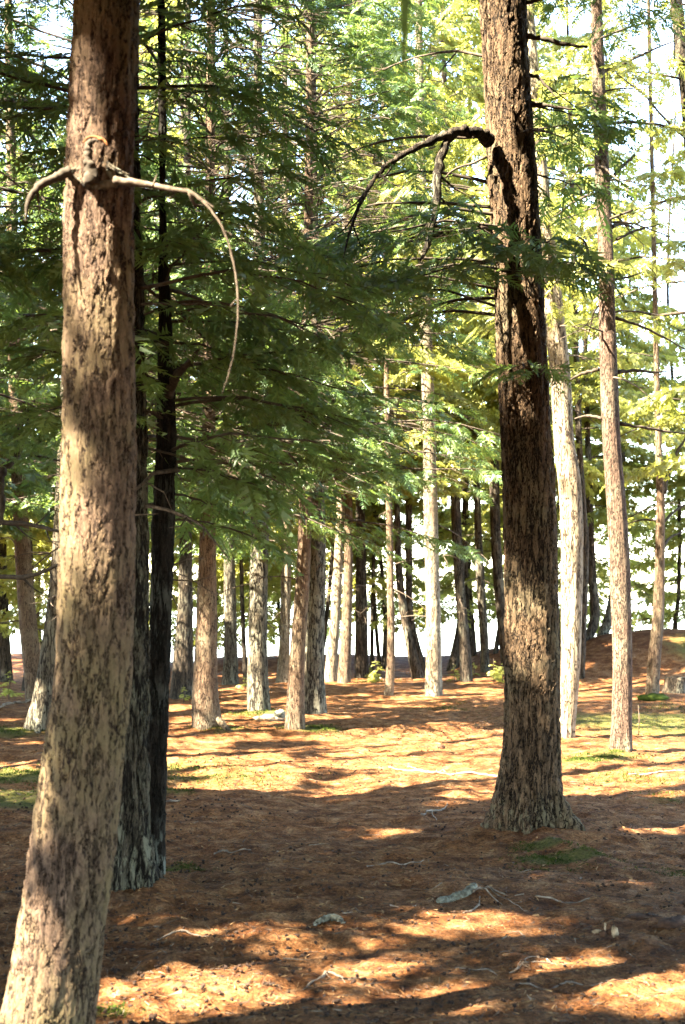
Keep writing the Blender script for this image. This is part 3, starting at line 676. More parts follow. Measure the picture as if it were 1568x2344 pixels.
T('R5', 'leaning trunk cut by the upper right edge of the picture', BK_fardark, near=0, H=19, clear=5.0, nb=1.8, Lmax=2.6, leaf=LF_sunlit, density=.65, ndead=6, deadspan=(5, 9))
# trees across the clearing
T('C7', 'brown trunk with a bright sunlit root flare, left of the clearing', BK_mid, H=19, clear=2.7, nb=15.0, azbias=-1.4, top_dens=.8, Lmax=2.8, flare=.35)
T('C5', 'slim tan bending trunk in front of a stout grey one', BK_mid, H=17, clear=3.1, nb=13.8, azbias=-1.2, top_dens=.8, Lmax=2.4, flare=.2, density=.9)
T('C4', 'stout grey furrowed trunk behind the slim tan bending trunk', BK_midgrey, H=20, clear=3.3, nb=12.5, azbias=-1.6, top_dens=.8, Lmax=2.6, flare=.25)
T('C6', 'straight grey brown trunk with a mossy foot between two brown trunks', BK_midgrey, H=20, clear=3.1, nb=15.0, azbias=-1.5, top_dens=.8, Lmax=2.7, flare=.25)
T('C8', 'dark trunk close behind the trunk with the bright root flare', BK_fardark, H=19, clear=3.4, nb=8, azbias=-1.5, top_dens=.8, Lmax=2.6, leaf=LF_dark)
T('C1', 'tall cream sunlit trunk at the back edge of the clearing, right of centre', BK_pale, H=21, clear=6.5, nb=7.5, bulk=1.25, Lmax=2.4, leaf=LF_sunlit, density=.8, flare=.2)
T('C2', 'very thin pale trunk left of the tall cream trunk', BK_mid, H=15, clear=4.2, nb=6.0, bulk=1.25, Lmax=1.6, leaf=LF_sunlit, tint=.5)
T('C9', 'pale grey trunk far back left of the straight grey brown trunk', BK_midgrey, H=18, clear=3.6, nb=10.5, bulk=1.25, azbias=-1.5, top_dens=.6, Lmax=2.5, leaf=LF_sunlit)
T('C10', 'cream sunlit trunk far back, left of the bending trunk', BK_pale, H=19, clear=4.2, nb=10.5, bulk=1.25, azbias=-1.5, top_dens=.6, Lmax=2.4, leaf=LF_sunlit)
T('C11', 'brightest white sunlit leaning trunk right of the stout grey trunk', BK_pale, H=17, clear=4.4, nb=5.2, bulk=1.25, Lmax=2.2, leaf=LF_sunlit, density=.85)
T('C12', 'tan trunk directly right of the brightest white trunk', BK_mid, H=18, clear=4.2, nb=9.0, bulk=1.25, azbias=-1.5, Lmax=2.2, leaf=LF_sunlit)
T('C13', 'shaded brown trunk far back in the middle of the row', BK_fardark, H=19, clear=4.0, nb=10.5, bulk=1.25, azbias=-1.5, Lmax=2.4, leaf=LF_sunlit, tint=.3)
T('C14', 'thin black trunk curving to the left at the shore', BK_fardark, H=12, clear=4.4, nb=7.5, bulk=1.25, Lmax=1.5, leaf=LF_sunlit)
T('C15', 'thin dark upright trunk sharing a foot with the curving black trunk', BK_fardark, H=16, clear=4.2, nb=7.5, bulk=1.25, azbias=-1.5, Lmax=2.0, leaf=LF_sunlit)
T('C16', 'dark slightly bowed trunk at the shore right of the tall cream trunk', BK_fardark, H=18, clear=4.6, nb=7.5, bulk=1.25, azbias=-1.7, Lmax=2.2, leaf=LF_sunlit)
T('C17', 'thin grey trunk at the shore beside the dark bowed trunk', BK_midgrey, H=15, clear=4.4, nb=3.3, bulk=1.25, Lmax=1.8, leaf=LF_sunlit)
T('C18', 'black leaning trunk just left of the big dark trunk', BK_fardark, H=18, clear=4.6, nb=6.0, bulk=1.25, azbias=-1.7, Lmax=2.2, leaf=LF_sunlit)
T('C19', 'thin curved dark trunk leaning over the lake behind the bank', BK_fardark, H=9, clear=4.2, nb=3.6, bulk=1.25, Lmax=1.3, leaf=LF_sunlit)
T('R6', 'thin dark trunk close against the right side of the pale trunk', BK_fardark, H=14, clear=4.4, nb=3.0, bulk=1.25, Lmax=1.8, leaf=LF_sunlit)
T('R7', 'crooked dark trunk growing on top of the earth hump', BK_fardark, H=13, clear=3.6, nb=3.9, bulk=1.25, Lmax=2.0, leaf=LF_sunlit)
T('R8', 'pale leaning trunk on the earth hump, tilting right', BK_midgrey, H=10, clear=4.2, nb=3.3, bulk=1.25, Lmax=1.7, leaf=LF_sunlit)
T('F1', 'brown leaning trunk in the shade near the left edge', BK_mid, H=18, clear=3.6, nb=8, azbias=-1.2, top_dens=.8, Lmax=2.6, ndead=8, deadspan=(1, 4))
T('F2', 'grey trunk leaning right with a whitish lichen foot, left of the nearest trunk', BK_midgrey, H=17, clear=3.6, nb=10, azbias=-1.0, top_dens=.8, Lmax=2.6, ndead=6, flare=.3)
T('F3', 'dark trunk cut by the left edge far back', BK_fardark, H=18, clear=3.4, nb=6.8, bulk=1.25, Lmax=2.6, leaf=LF_sunlit, tint=.3)

for k_, w_ in [('T1', 'upright right of the shaded brown trunk'), ('T2', 'leaning left behind the very thin pale trunk'), ('T3', 'leaning left beside the dark bowed trunk'),
               ('T4', 'leaning right, left of the big dark trunk'), ('T5', 'left of the straight grey brown trunk'), ('T6', 'slanting behind the stout grey trunk')]:
    T(k_, 'thin dark shore stem ' + w_, BK_fardark, H=7, clear=3.0, nb=5, Lmax=1.4, leaf=LF_sunlit, density=.8, ndead=4, group='thin stems at the shore')
# further trees of the same wood: unseen ones added for shade round the photographer, and along the shore
def plain_tree(x, Y, r, label, mat, group, seed, **kw):
    xp = 784 + x / Y * F if Y > 1 else None
    H = kw.pop('H', 19)
    rng = np.random.RandomState(seed); ln = rng.randn() * .02
    b = np.array([x, Y, float(gz(x, Y))])
    # rows in metres instead of picture rows
    global px
    old = px
    zs = [0, .3, 1.5, 4, 8, 12]; rs = [1.5, 1.15, 1.0, .9, .7, .5]
    sw = rng.rand() * 6.28
    tab = {i: (np.array([x + ln * z + .13 * math.sin(z * .55 + sw) * min(1, z), Y, b[2] + z]), r * q) for i, (z, q) in enumerate(zip(zs, rs))}
    def fake(xx, yy, YY): return tab[int(yy)][0].copy()
    px = fake
    rows = [(i, -tab[i][1] / YF(Y), tab[i][1] / YF(Y)) for i in range(len(zs))]
    t = tree(HN, label, rows, Y, mat, H=H, seed=seed, group=group, **kw)
    px = old
    return t
def YF(Y): return Y / F
OFF = 'unseen trees added for shade beside and behind the photographer'
OFFL = 'tall unseen hemlock added for shade beside or behind the photographer'
for i, (x, Y, r) in enumerate([(-2.4, -.7, .16), (-6.2, 4.2, .18), (-5.0, -2.2, .2), (-8.6, 9.6, .18), (-4.9, 8.0, .15), (1.9, -1.4, .16), (5.0, 1.6, .17),
                               (-9.5, -.6, .2), (-6.6, 12.2, .17), (4.6, 7.2, .16), (-9.8, 16, .2), (-8.2, -2.5, .2), (7.2, 10.5, .18), (-11.5, 5, .2), (-12, 12.3, .2), (-11.4, 21, .2), (-5.2, 1.4, .16), (.4, -5.5, .18), (3.4, -6.5, .2), (-3.6, -6.5, .2), (6.2, -2.2, .2), (6.6, 3.6, .18), (-8.2, -7.5, .2), (9.6, 7, .2), (10, -6, .2), (-13.5, 1, .2), (-7.6, 6.6, .17), (-8.6, 13.9, .2), (-7.6, 18.2, .18), (-10, 24, .2), (-6.9, 25.4, .17), (-13.2, 17.4, .2)]):
    plain_tree(x, Y, r, OFFL, BK_mid, OFF, 300 + i, clear=3.6 + 1.5 * (i % 3), nb=7, Lmax=3.2, ndead=2, H=18 + (i * 7) % 5, bulk=1.35)
SIDE = 'trees at the edges of the wood whose boughs reach into the picture'
for i, (x, Y, r, lab, kw) in enumerate([
        (-3.3, 10.2, .13, 'hemlock just outside the left edge whose boughs fill the upper left', dict(clear=2.7, nb=11, Lmax=2.4)),
        (-5.4, 16.3, .15, 'hemlock left of the picture behind the leaning grey trunk', dict(clear=2.8, nb=6, Lmax=2.8)),
        (-7.2, 21.0, .15, 'hemlock beyond the left edge in the back row', dict(clear=2.6, nb=5, Lmax=2.8)),
        (6.8, 21.5, .14, 'hemlock beyond the right edge above the mossy hump', dict(clear=4.0, nb=2.4, Lmax=2.6, leaf=LF_sunlit, density=.85)),
        (-9.0, 29.0, .15, 'hemlock at the shore beyond the left edge', dict(clear=2.5, nb=3.2, Lmax=2.8, leaf=LF_sunlit))]):
    plain_tree(x, Y, r, lab, BK_mid, None, 400 + i, H=18, ndead=4, **kw)
SHL = [(-6.6, 31.5, 'behind the leaning trunks at the left edge'), (-5.0, 33.2, 'behind the nearest trunk'), (-3.6, 31.2, 'behind the slim black trunk'), 
       (-.7, 32.6, 'behind the stout grey trunk'), (4.6, 33.4, 'behind the big dark trunk'),
       (9.0, 30.6, 'beyond the right edge')]
for i, (x, Y, w_) in enumerate(SHL):
    plain_tree(x, Y, .045 + .015 * (i % 3), 'slim light green shore tree ' + w_, BK_fardark, 'slim trees of the last row at the shore', 500 + i,
               clear=2.4 + .4 * (i % 3), nb=9.0 if x < 1 else 6.0, bulk=1.3, Lmax=2.4, leaf=LF_sunlit, H=13 + (i * 5) % 6, ndead=2, density=.9 if x < 2 else .7, tint=.6)
YNG = [(-7.5, 28.5, 5, 'near the left edge'), (-5.9, 26.5, 6, 'behind the nearest trunk'), (-3.1, 34.2, 5, 'seen left of the dark trunk in the back'), (-2.0, 32.0, 6, 'behind the straight grey brown trunk'), (-1.4, 34.5, 5, 'behind the cream trunk'),
       (3.0, 32.8, 5, 'left of the big dark trunk at the bank'), (4.9, 32.0, 5, 'right of the pale sunlit trunk'), (6.6, 33.6, 7, 'between the two rightmost slender trunks'), (8.6, 33.5, 7, 'behind the mossy hump at the right edge'), (-4.2, 30.8, 5, 'right of the nearest trunk in the back'), (.9, 31.6, 4, 'beside the very thin pale trunk'), (3.9, 34.0, 7, 'hidden by the big dark trunk'), (5.6, 33.8, 7, 'behind the slender scaly trunk'), (7.4, 31.8, 8, 'on the mossy hump behind the forked trunk')]
for i, (x, Y, H_, w_) in enumerate(YNG):
    plain_tree(x, Y, .035 + .01 * (i % 3), 'young bushy hemlock of the shore ' + w_, BK_fardark, 'young hemlocks along the shore', 600 + i, cat='young tree',
               clear=.9 + .3 * (i % 3), nb=8.0 if x < 1 else 6.0, bulk=1.15, Lmax=1.5, leaf=LF_sunlit, H=H_ + .5 * (i % 2), ndead=2, density=.6, tint=.55, deadspan=(.5, 1.5))

# ------------------------------------------------------------------ the limbs one can single out
def limb(tree_key, pts_px, w_px, Y0, dY, mat, label, n=26, seg=9, kids=(), mats=None):
    t = PIC[tree_key]
    ys = np.linspace(0, 1, len(pts_px))
    pts = np.array([px(x, y, Y0 + dY * q) for (x, y), q in zip(pts_px, ys)])
    C = spline(pts, n); r = np.interp(np.linspace(0, 1, n), np.linspace(0, 1, len(w_px)), w_px) / 2 / F * Y0
    rg = np.random.RandomState(n + len(pts_px)); r = r * (1 + .09 * rg.randn(n)); C[2:] += rg.randn(n - 2, 3) * .16 * r[2:, None]
    tb = [tube(C, r, seg)]
    for (q, dx, dy, dd, w) in kids:
        p = C[int(q * (n - 1))]; m = Y0 / F
        e = p + np.array([dx * m, dd, -dy * m]); mid = (p + e) / 2 + np.array([0, 0, -.12 * abs(dx) * m - .01]) + rg.randn(3) * .01
        tb.append(tube(spline(np.array([p, mid, e]), 7), np.linspace(w * m / 2, .0015, 7), 5))
    o = link('branch', tube_mesh('branch', tb[:1], mat, t['b0'], mats=mats), t['root'])
    for tq in tb[1:]: link('twig', tube_mesh('twig', [tq], mat, t['b0']), o)
    if label: o['label'] = label
    return C
# nearest trunk: broken knot collar, stub, two dead branches
Yk = K['L1'][1] - .13
C1_ = limb('L1', [(262, 412), (330, 422), (400, 434), (440, 442), (480, 478), (515, 535), (538, 620), (545, 700), (538, 790), (525, 850), (508, 902)], [20, 15, 13, 10, 5.5, 4.5, 4.5, 4.2, 4, 3, 2], Yk, -.35, M_dead,
           'long dead branch that arches and hangs down like a whip', 60, 10, kids=[(.30, 30, 22, .05, 13), (.33, 44, 34, -.03, 7), (.12, 14, -26, 0, 6), (.2, -8, 22, 0, 6), (.5, 18, 10, 0, 4), (.68, -16, 16, 0, 3)])
limb('L1', [(160, 392), (120, 408), (85, 432), (64, 462), (58, 500)], [26, 21, 17, 12, 3], Yk, -.1, M_limb, 'short dead branch broken off to the left of the knot', 22, 9,
     kids=[(.55, 10, 60, 0, 8), (.75, -12, 46, 0, 7), (.4, 6, 48, -.02, 6)])
limb('L1', [(210, 420), (206, 388), (202, 356), (203, 334), (212, 322), (226, 322)], [34, 26, 18, 15, 13, 6], Yk - .015, -.03, M_limb, 'dark broken branch stub above the knot', 26, 9)
limb('L1', [(190, 327), (198, 318), (211, 313), (226, 316), (240, 324), (247, 334)], [3, 6, 7, 9, 8, 2], Yk - .035, -.02, M_deadred, 'rusty orange torn edge of the broken stub', 22, 7)
kr = np.random.RandomState(8)
for q in range(26):           # splintered ridges of bark running down from the stub to both branches
    side = 1 if q < 18 else -1; f = kr.rand()
    x0, y0 = (206 + 36 * f * kr.rand(), 330 + 44 * f) if side > 0 else (206 - 16 * f, 366 + 24 * f)
    x1, y1 = (268 + 36 * kr.rand(), 396 + 32 * kr.rand()) if side > 0 else (152 + 24 * kr.rand(), 386 + 24 * kr.rand())
    w0 = kr.uniform(5, 13)
    pts_ = [(x0 + (x1 - x0) * g + kr.randn() * 3, y0 + (y1 - y0) * g + 6 * math.sin(g * 3.1) + kr.randn() * 3) for g in (0, .35, .7, 1)]
    c = limb('L1', pts_, [2, w0, w0 * .9, 3], K['L1'][1] - .118 + .02 * abs((x0 + x1) / 2 - 225) / 60, -.012 * kr.rand(), BK_midgrey if q % 5 else M_lichenwood, None, 12, 6)
limb('L1', [(158, 404), (196, 420), (236, 424), (282, 416)], [14, 28, 28, 14], K['L1'][1] - .105, -.01, BK_midgrey, None, 16, 9)
for o in [o for o in PIC['L1']['root'].children if o.name.startswith('branch')][4:]: o.name = 'bark_ridge'
# arching limbs of the big right trunk
Yr = K['R1'][1] - .16
limb('R1', [(1118, 322), (1098, 306), (1062, 300), (1010, 312), (940, 345), (880, 384), (845, 428), (818, 480), (800, 532), (786, 590)], [34, 30, 23, 19, 15, 12, 10, 8, 6, 2], Yr, -.9, BK_fardark,
     'thick limb that arches left from the big dark trunk', 60, 12, kids=[(.12, -90, 6, -.2, 9), (.35, -60, -4, .2, 7), (.5, -50, 40, .2, 7), (.6, 40, 46, -.2, 6), (.7, -60, 34, .1, 6), (.8, -50, 60, -.1, 5), (.85, 30, 60, .1, 5)])
limb('R1', [(1040, 306), (1012, 345), (1002, 400), (1000, 455), (990, 520), (974, 572), (962, 598)], [20, 22, 22, 20, 16, 12, 4], Yr - .25, -.3, BK_fardark, 'dark hanging limb broken off below the arch', 26, 9,
     kids=[(.35, 70, 40, .1, 7), (.5, 60, 30, .1, 6), (.6, -60, 60, -.1, 6)])
limb('R1', [(1120, 312), (1060, 314), (980, 312), (905, 318), (840, 334), (790, 352)], [8, 10, 8, 7, 5, 3], Yr - .05, .5, M_dead, None, 22, 7)
limb('R1', [(1115, 358), (1080, 374), (1040, 388), (1008, 418)], [7, 7, 5, 3], Yr, .1, M_dead, None, 14, 6)
for pts, w, lb in [([(1205, 82), (1240, 88), (1290, 100), (1345, 108)], [14, 12, 10, 6], None), ([(1210, 236), (1240, 240), (1280, 246), (1318, 252)], [12, 10, 8, 4], None),
                   ([(1208, 172), (1230, 176), (1250, 196), (1276, 226)], [10, 8, 6, 3], None), ([(1190, 10), (1230, 0), (1260, -12)], [12, 10, 8], None)]:
    limb('R1', pts, w, Yr + .16, -.1, M_limb, lb, 16, 7)
def root(key, az, reach, r0, mat, label=None, z0=.24, end=-.05, lift=0.0):
    """a buttress root: leaves the trunk foot, bends down and slips under the litter"""
    t = PIC[key]; b0 = t['b0']; a = R(az); d = np.array([math.cos(a), math.sin(a), 0]); rt = t['rr'][2]
    pts = [b0 + d * rt * .55 + [0, 0, z0], b0 + d * (rt + reach * .15) + [0, 0, z0 * .45], b0 + d * (rt + reach * .5), b0 + d * (rt + reach)]
    pts = np.array(pts); rg = np.random.RandomState(int(az) + 400); pts[2:, :2] += rg.randn(2, 2) * .03
    pts[2, 2] = gz(pts[2, 0], pts[2, 1]) + lift; pts[3, 2] = gz(pts[3, 0], pts[3, 1]) + end
    C = spline(pts, 18); r = np.interp(np.linspace(0, 1, 18), [0, .35, .7, 1], [r0, r0 * .95, r0 * .7, r0 * .3]) * (1 + .07 * rg.randn(18))
    o = link('root', tube_mesh('root', [tube(C, r, 10)], mat, b0), t['root'])
    if label: o['label'] = label
root('C7', -35, .30, .045, BK_mid, None, .12); root('F2', -60, .3, .05, BK_midgrey, None, .12)
# bare side branches of the slender scaly trunk
for pts, w in [([(1393, 410), (1412, 394), (1432, 374), (1452, 356)], [11, 10, 9, 7]), ([(1375, 165), (1420, 150), (1480, 120), (1568, 82)], [10, 8, 6, 3]), ([(1412, 548), (1440, 534), (1475, 522), (1510, 514)], [9, 7, 5, 3]),
               ([(1400, 520), (1420, 512), (1450, 520)], [11, 9, 5]), ([(1370, 845), (1345, 852), (1318, 862), (1296, 878)], [10, 9, 7, 4]), ([(1378, 958), (1345, 952), (1315, 958)], [9, 7, 4]), ([(1412, 852), (1450, 848), (1500, 852), (1540, 846)], [11, 8, 6, 3]),
               ([(1420, 970), (1470, 978), (1530, 988), (1570, 992)], [9, 7, 5, 3]), ([(1372, 475), (1345, 480), (1312, 494), (1268, 505)], [8, 6, 5, 3]), ([(1400, 640), (1440, 634), (1500, 610)], [7, 5, 3]),
               ([(1410, 728), (1460, 744), (1520, 772), (1568, 800)], [8, 7, 5, 3])]:
    limb('R3', pts, w, K['R3'][1], .3, M_limb, None, 16, 6)
# fork and twigs of the far right trunk
for pts, w in [([(1520, 1130), (1530, 1080), (1548, 1040), (1570, 1000)], [12, 10, 8, 5]), ([(1520, 1250), (1535, 1230), (1568, 1215)], [7, 6, 3]), ([(1520, 1195), (1545, 1170), (1575, 1150)], [7, 6, 3]), ([(1504, 1192), (1470, 1190), (1430, 1200)], [5, 4, 2])]:
    limb('R4', pts, w, K['R4'][1], .3, M_limb, None, 14, 6)
# bowed branch of the pale trunk
limb('R2', [(1296, 640), (1325, 625), (1345, 590), (1340, 556), (1320, 540)], [9, 9, 8, 6, 3], K['R2'][1], -.4, M_limb, None, 18, 6)
# big curled limb coming in at the left edge, low dark branches behind the nearest trunk
t_side = [o for o in sc.objects if o.get('label', '').startswith('hemlock just outside the left edge')][0]
PIC['S0'] = dict(root=t_side, b0=np.array(t_side.location))
limb('S0', [(-300, 900), (-120, 930), (-10, 968), (30, 985), (46, 1010), (30, 1050), (8, 1075), (2, 1110), (6, 1160), (-6, 1215)], [34, 30, 26, 26, 24, 20, 18, 14, 12, 6], 10.2, -.5, M_limb, 'thick curled dark limb at the left edge', 40, 9)
for pts, w in [([(-240, 1200), (-60, 1195), (60, 1200), (140, 1218)], [18, 13, 10, 6]), ([(-250, 1310), (-20, 1320), (70, 1318), (150, 1285)], [16, 12, 9, 5]), ([(-260, 240), (-40, 236), (80, 238), (150, 245)], [26, 22, 18, 12]), ([(-260, 270), (0, 268), (50, 290), (90, 330)], [14, 10, 8, 4])]:
    limb('S0', pts, w, 10.2, -.6, M_limb, None, 20, 7, kids=[(.6, 50, 40, .1, 6), (.75, 40, -30, -.1, 5), (.85, 30, 40, 0, 4)])
# fork of the slim black trunk
limb('L3', [(385, 905), (398, 872), (420, 842), (455, 800)], [26, 22, 16, 6], K['L3'][1] - .03, -.2, M_limb, None, 16, 8)

# ------------------------------------------------------------------ things on the forest floor
def thing(name, me, loc, label, cat, group=None, rz=0.0, kind=None):
    o = link(name, me, None, loc); o.rotation_euler[2] = rz; tag(o, label, cat, group, kind); return o
def stick(name, label, pts, w_px, mat, cat='stick', lift=.6, kids=(), rough=1.0):
    P3 = np.array([on_ground(x, y) for x, y in pts]); d = P3[:, 1].mean()
    C = spline(P3, 8 * len(pts)); n = len(C); r = np.interp(np.linspace(0, 1, n), np.linspace(0, 1, len(w_px)), w_px) / 2 / F * d
    C[:, 2] = gz(C[:, 0], C[:, 1], True) + r * lift
    rg = np.random.RandomState(int(abs(pts[0][0]))); C[1:-1] += rg.randn(n - 2, 3) * r[1:-1, None] * np.array([.35, .35, .1]) * rough; r = r * (1 + .15 * rough * rg.randn(n))
    tb = [tube(C, r, 7)]
    for (q, ex, ey, w) in kids:
        p = C[int(q * (n - 1))]; e = on_ground(ex, ey); mid = (p + e) / 2 + np.array([rg.randn() * .03, rg.randn() * .05, 0])
        S_ = spline(np.array([p, mid, e]), 9); S_[:, 2] = gz(S_[:, 0], S_[:, 1], True) + .006
        tb.append(tube(S_, np.linspace(w, w * .4, 9) / 2 / F * d, 5))
    return thing(name, tube_mesh(name, tb, mat, C[0]), C[0], label, cat)
stick('log_piece', 'short lichen covered piece of branch with curled twigs on the path', [(1004, 2064), (1025, 2056), (1055, 2050), (1088, 2040)], [14, 24, 22, 20], M_lichenwood, 'log', .35, rough=.35)
stick('dead_twig', 'thin forked pale twig curling out of the lichen covered branch piece', [(1080, 2046), (1110, 2040), (1150, 2046), (1200, 2050)], [6, 5, 4, 3], M_stick, 'twig', .8, kids=[(.3, 1150, 2072, 4), (.45, 1210, 2088, 3)])
stick('dead_twig', 'hooked pale twig just below the lichen covered branch piece', [(1060, 2092), (1082, 2084), (1096, 2070), (1098, 2052)], [5, 5, 4, 3], M_stick, 'twig', .8)
stick('lichen_piece', 'pale green lichen clump lying alone on the path', [(718, 2116), (742, 2110), (770, 2108), (790, 2112)], [8, 15, 15, 7], M_lichenwood, 'lichen', .5)
stick('fallen_branch', 'long thin fallen branch left of the big dark trunk', [(890, 1760), (960, 1766), (1020, 1772), (1090, 1774), (1150, 1778)], [3, 6, 6, 5, 6], M_stick, 'branch', .8, kids=[(.3, 930, 1752, 4), (.55, 1000, 1760, 3)])
stick('fallen_branch', 'straight pale stick on the ground right of the big dark trunk near the edge', [(1440, 1776), (1500, 1770), (1568, 1768)], [4, 5, 4], M_stick, 'branch', .8)
stick('fallen_branch', 'crooked grey stick at the bottom centre of the path', [(690, 2262), (735, 2240), (752, 2232), (800, 2240), (850, 2246)], [4, 6, 7, 5, 3], M_stick, 'branch', .8, kids=[(.4, 790, 2262, 3)])
stick('fallen_branch', 'dark stick right of the lichen covered branch piece', [(1225, 2055), (1290, 2062), (1350, 2064)], [5, 5, 4], M_stick, 'branch', .8)
stick('fallen_branch', 'bent dark stick at the bottom right of centre', [(1190, 2250), (1250, 2255), (1300, 2246), (1380, 2252)], [4, 5, 5, 3], M_stick, 'branch', .7)
stick('fallen_branch', 'long thin twig winding across the lower right floor', [(1040, 2214), (1110, 2222), (1170, 2226), (1210, 2212), (1300, 2206)], [3, 4, 4, 4, 2], M_stick, 'branch', .8, kids=[(.3, 1150, 2236, 3), (.6, 1250, 2190, 3)])
stick('fallen_branch', 'pale twig left of the big dark trunk base', [(840, 1984), (880, 1976), (930, 1980), (970, 1972)], [3, 4, 4, 2], M_stick, 'branch', .8)
stick('fallen_branch', 'short dark stick at the foot of the slim black trunk', [(378, 1836), (395, 1834), (412, 1836)], [5, 6, 4], M_stick, 'branch', .7)
stick('fallen_branch', 'dark stick left of the grey trunk foot shadow', [(360, 2150), (420, 2140), (480, 2146)], [4, 5, 3], M_stick, 'branch', .7)
stick('fallen_branch', 'pale short stick in the middle of the dark ground', [(490, 1956), (520, 1952), (575, 1950)], [4, 5, 3], M_stick, 'branch', .7)
stick('fallen_branch', 'bare grey branch at the left edge behind the leaning grey trunk', [(-20, 1640), (20, 1612), (60, 1606), (100, 1602)], [6, 7, 6, 4], M_stick, 'branch', .7)
stick('fallen_branch', 'twisted pale twig near the sunlit spots left of the big dark trunk', [(965, 1872), (985, 1862), (1005, 1858), (1024, 1842)], [5, 6, 4, 3], M_stick, 'branch', .9, kids=[(.4, 1000, 1880, 4)])
# broken pale wood with a dark rotten heart
def chunk(seed, sx, sy, sz, mat, name='wood_chip', n=10):
    r = np.random.RandomState(seed); k = 8
    a = np.arange(n) * 2 * math.pi / n; V = []
    for i in range(k):
        ph = math.pi * i / (k - 1)
        q = math.sin(ph) ** .7; V += [[sx * q * math.cos(b_) * (1 + .25 * r.randn()), sy * q * math.sin(b_) * (1 + .25 * r.randn()), -sz * math.cos(ph) * (1 + .15 * r.randn())] for b_ in a]
    i = np.arange(k * n).reshape(k, n); j = np.roll(i, -1, 1)
    return mesh_np(name, np.array(V), np.stack([i[:-1], j[:-1], j[1:], i[1:]], -1).reshape(-1, 4), mat)
p = on_ground(1392, 2146)
rootc = bpy.data.objects.new('broken_wood', None); sc.collection.objects.link(rootc); rootc.location = p; tag(rootc, 'splintered bit of pale wood with a dark rotten heart on the path, right', 'wood')
for k, (dx, dz, s, m) in enumerate([(-.03, .02, (.028, .02, .022), M_chipdark), (.03, .03, (.022, .02, .035), M_chip), (.006, .025, (.016, .015, .02), M_chipdark), (-.012, .05, (.007, .007, .025), M_chip), (-.05, .025, (.03, .01, .012), M_chip)]):
    o = link('splinter', chunk(40 + k, *[.75 * q_ for q_ in s], m), rootc); o.location = (dx, 0.01 * k - .02, dz)
for k, (x, y, lab, s, m) in enumerate([(612, 1648, 'pale piece of broken wood at the mossy foot of the grey brown trunk', (.16, .1, .05), M_chip), (640, 1640, 'grey stone shaped lump left of the slim bending trunk', (.1, .08, .06), M_lichenwood),
        (1010, 1712, 'small lump at the lower edge of the big sunlit patch', (.05, .04, .025), M_chipdark), (1480, 2105, 'low clump of rotten dark bark at the right edge', (.09, .06, .018), M_chipdark), (1540, 2122, 'dark rotten wood lump cut by the right edge', (.12, .07, .03), M_chipdark)]):
    p = on_ground(x, y); thing('wood_piece', chunk(60 + k, *s, m, 'wood_piece', 14), p + np.array([0, 0, s[2] * .45]), lab, 'wood', rz=k)
# stump on the mossy hump
p = on_ground(1545, 1585)
v, f, cp = tube([(0, 0, -.2), (0, 0, 0), (.01, 0, .1), (.02, 0, .22), (.02, 0, .26), (.02, 0, .255)], [.26, .24, .2, .19, .18, .1], 16)
r_ = np.random.RandomState(3); v = v + r_.randn(*v.shape) * .012
thing('tree_stump', tube_mesh('tree_stump', [(v, f, cp)], BK_fardark), p, 'low dark rotten stump on the mossy slope at the right edge', 'stump')
p = on_ground(1500, 1602); thing('mossy_lump', chunk(77, .25, .15, .07, M_moss, 'mossy_lump', 16), p + np.array([0, 0, .02]), 'small mossy lump below the stump at the foot of the hump', 'moss')

# cones: 300 largest as things, the rest as one mass
def cone_verts(seed=0):
    V = []; n = 5; zs = [-1, -.6, -.5, 0, .1, 1]; rs = [.2, 1.0, .8, .95, .65, .1]
    for i, (z, q) in enumerate(zip(zs, rs)):
        for k in range(n):
            a = (k + .5 * (i // 2 % 2)) * 2 * math.pi / n; V.append([z, q * .62 * math.cos(a), q * .62 * math.sin(a)])
    i = np.arange(len(zs) * n).reshape(-1, n); j = np.roll(i, -1, 1)
    return np.array(V), np.stack([i[:-1], j[:-1], j[1:], i[1:]], -1).reshape(-1, 4)
cv, cf = cone_verts()
cone_me = [mesh_np('cone', cv * s, cf, M_cone) for s in (.009, .012, .015)]
rg = np.random.RandomState(5); spots = []
tries = 0
while len(spots) < 1700 and tries < 40000:
    tries += 1
    Y = 4.9 + 14 * rg.rand() ** 1.6; x = rg.uniform(-.25, .25) * Y
    if fbm(np.array(x * .9), np.array(Y * .9), 2.0, 4) + .22 * rg.randn() < .22: continue
    spots.append((Y, x))
spots.sort()
trunks_xy = [(t['b0'][0], t['b0'][1], .3) for t in PIC.values()]
def clear_of(x, y): return all((x - a) ** 2 + (y - b_) ** 2 > r * r for a, b_, r in trunks_xy)
spots = [s for s in spots if clear_of(s[1], s[0])]
for (Y, x) in spots[:300]:
    o = thing('pine_cone', cone_me[rg.randint(3)], (x, Y, float(gz(x, Y, True)) + .008), 'small dark brown cone lying on the needle litter of the near path', 'cone', 'fallen cones on the path')
    o.rotation_euler = (rg.rand() * 6, rg.randn() * .3, rg.rand() * 6.28)
rest = np.array(spots[300:]); n = len(rest)
M3 = rotm(rg.rand(n) * 6.28, rg.randn(n) * .3, rg.rand(n) * 6)
sv = np.einsum('nij,vj->nvi', M3, cv) * (.009 + .007 * rg.rand(n))[:, None, None]
sv += np.stack([rest[:, 1], rest[:, 0], gz(rest[:, 1], rest[:, 0], True) + .008], -1)[:, None]
sf = cf[None] + (np.arange(n) * len(cv))[:, None, None]
o = link('scattered_cones', mesh_np('scattered_cones', sv.reshape(-1, 3), sf.reshape(-1, 4), M_cone)); tag(o, 'countless small dark cones strewn further along the path', kind='stuff')

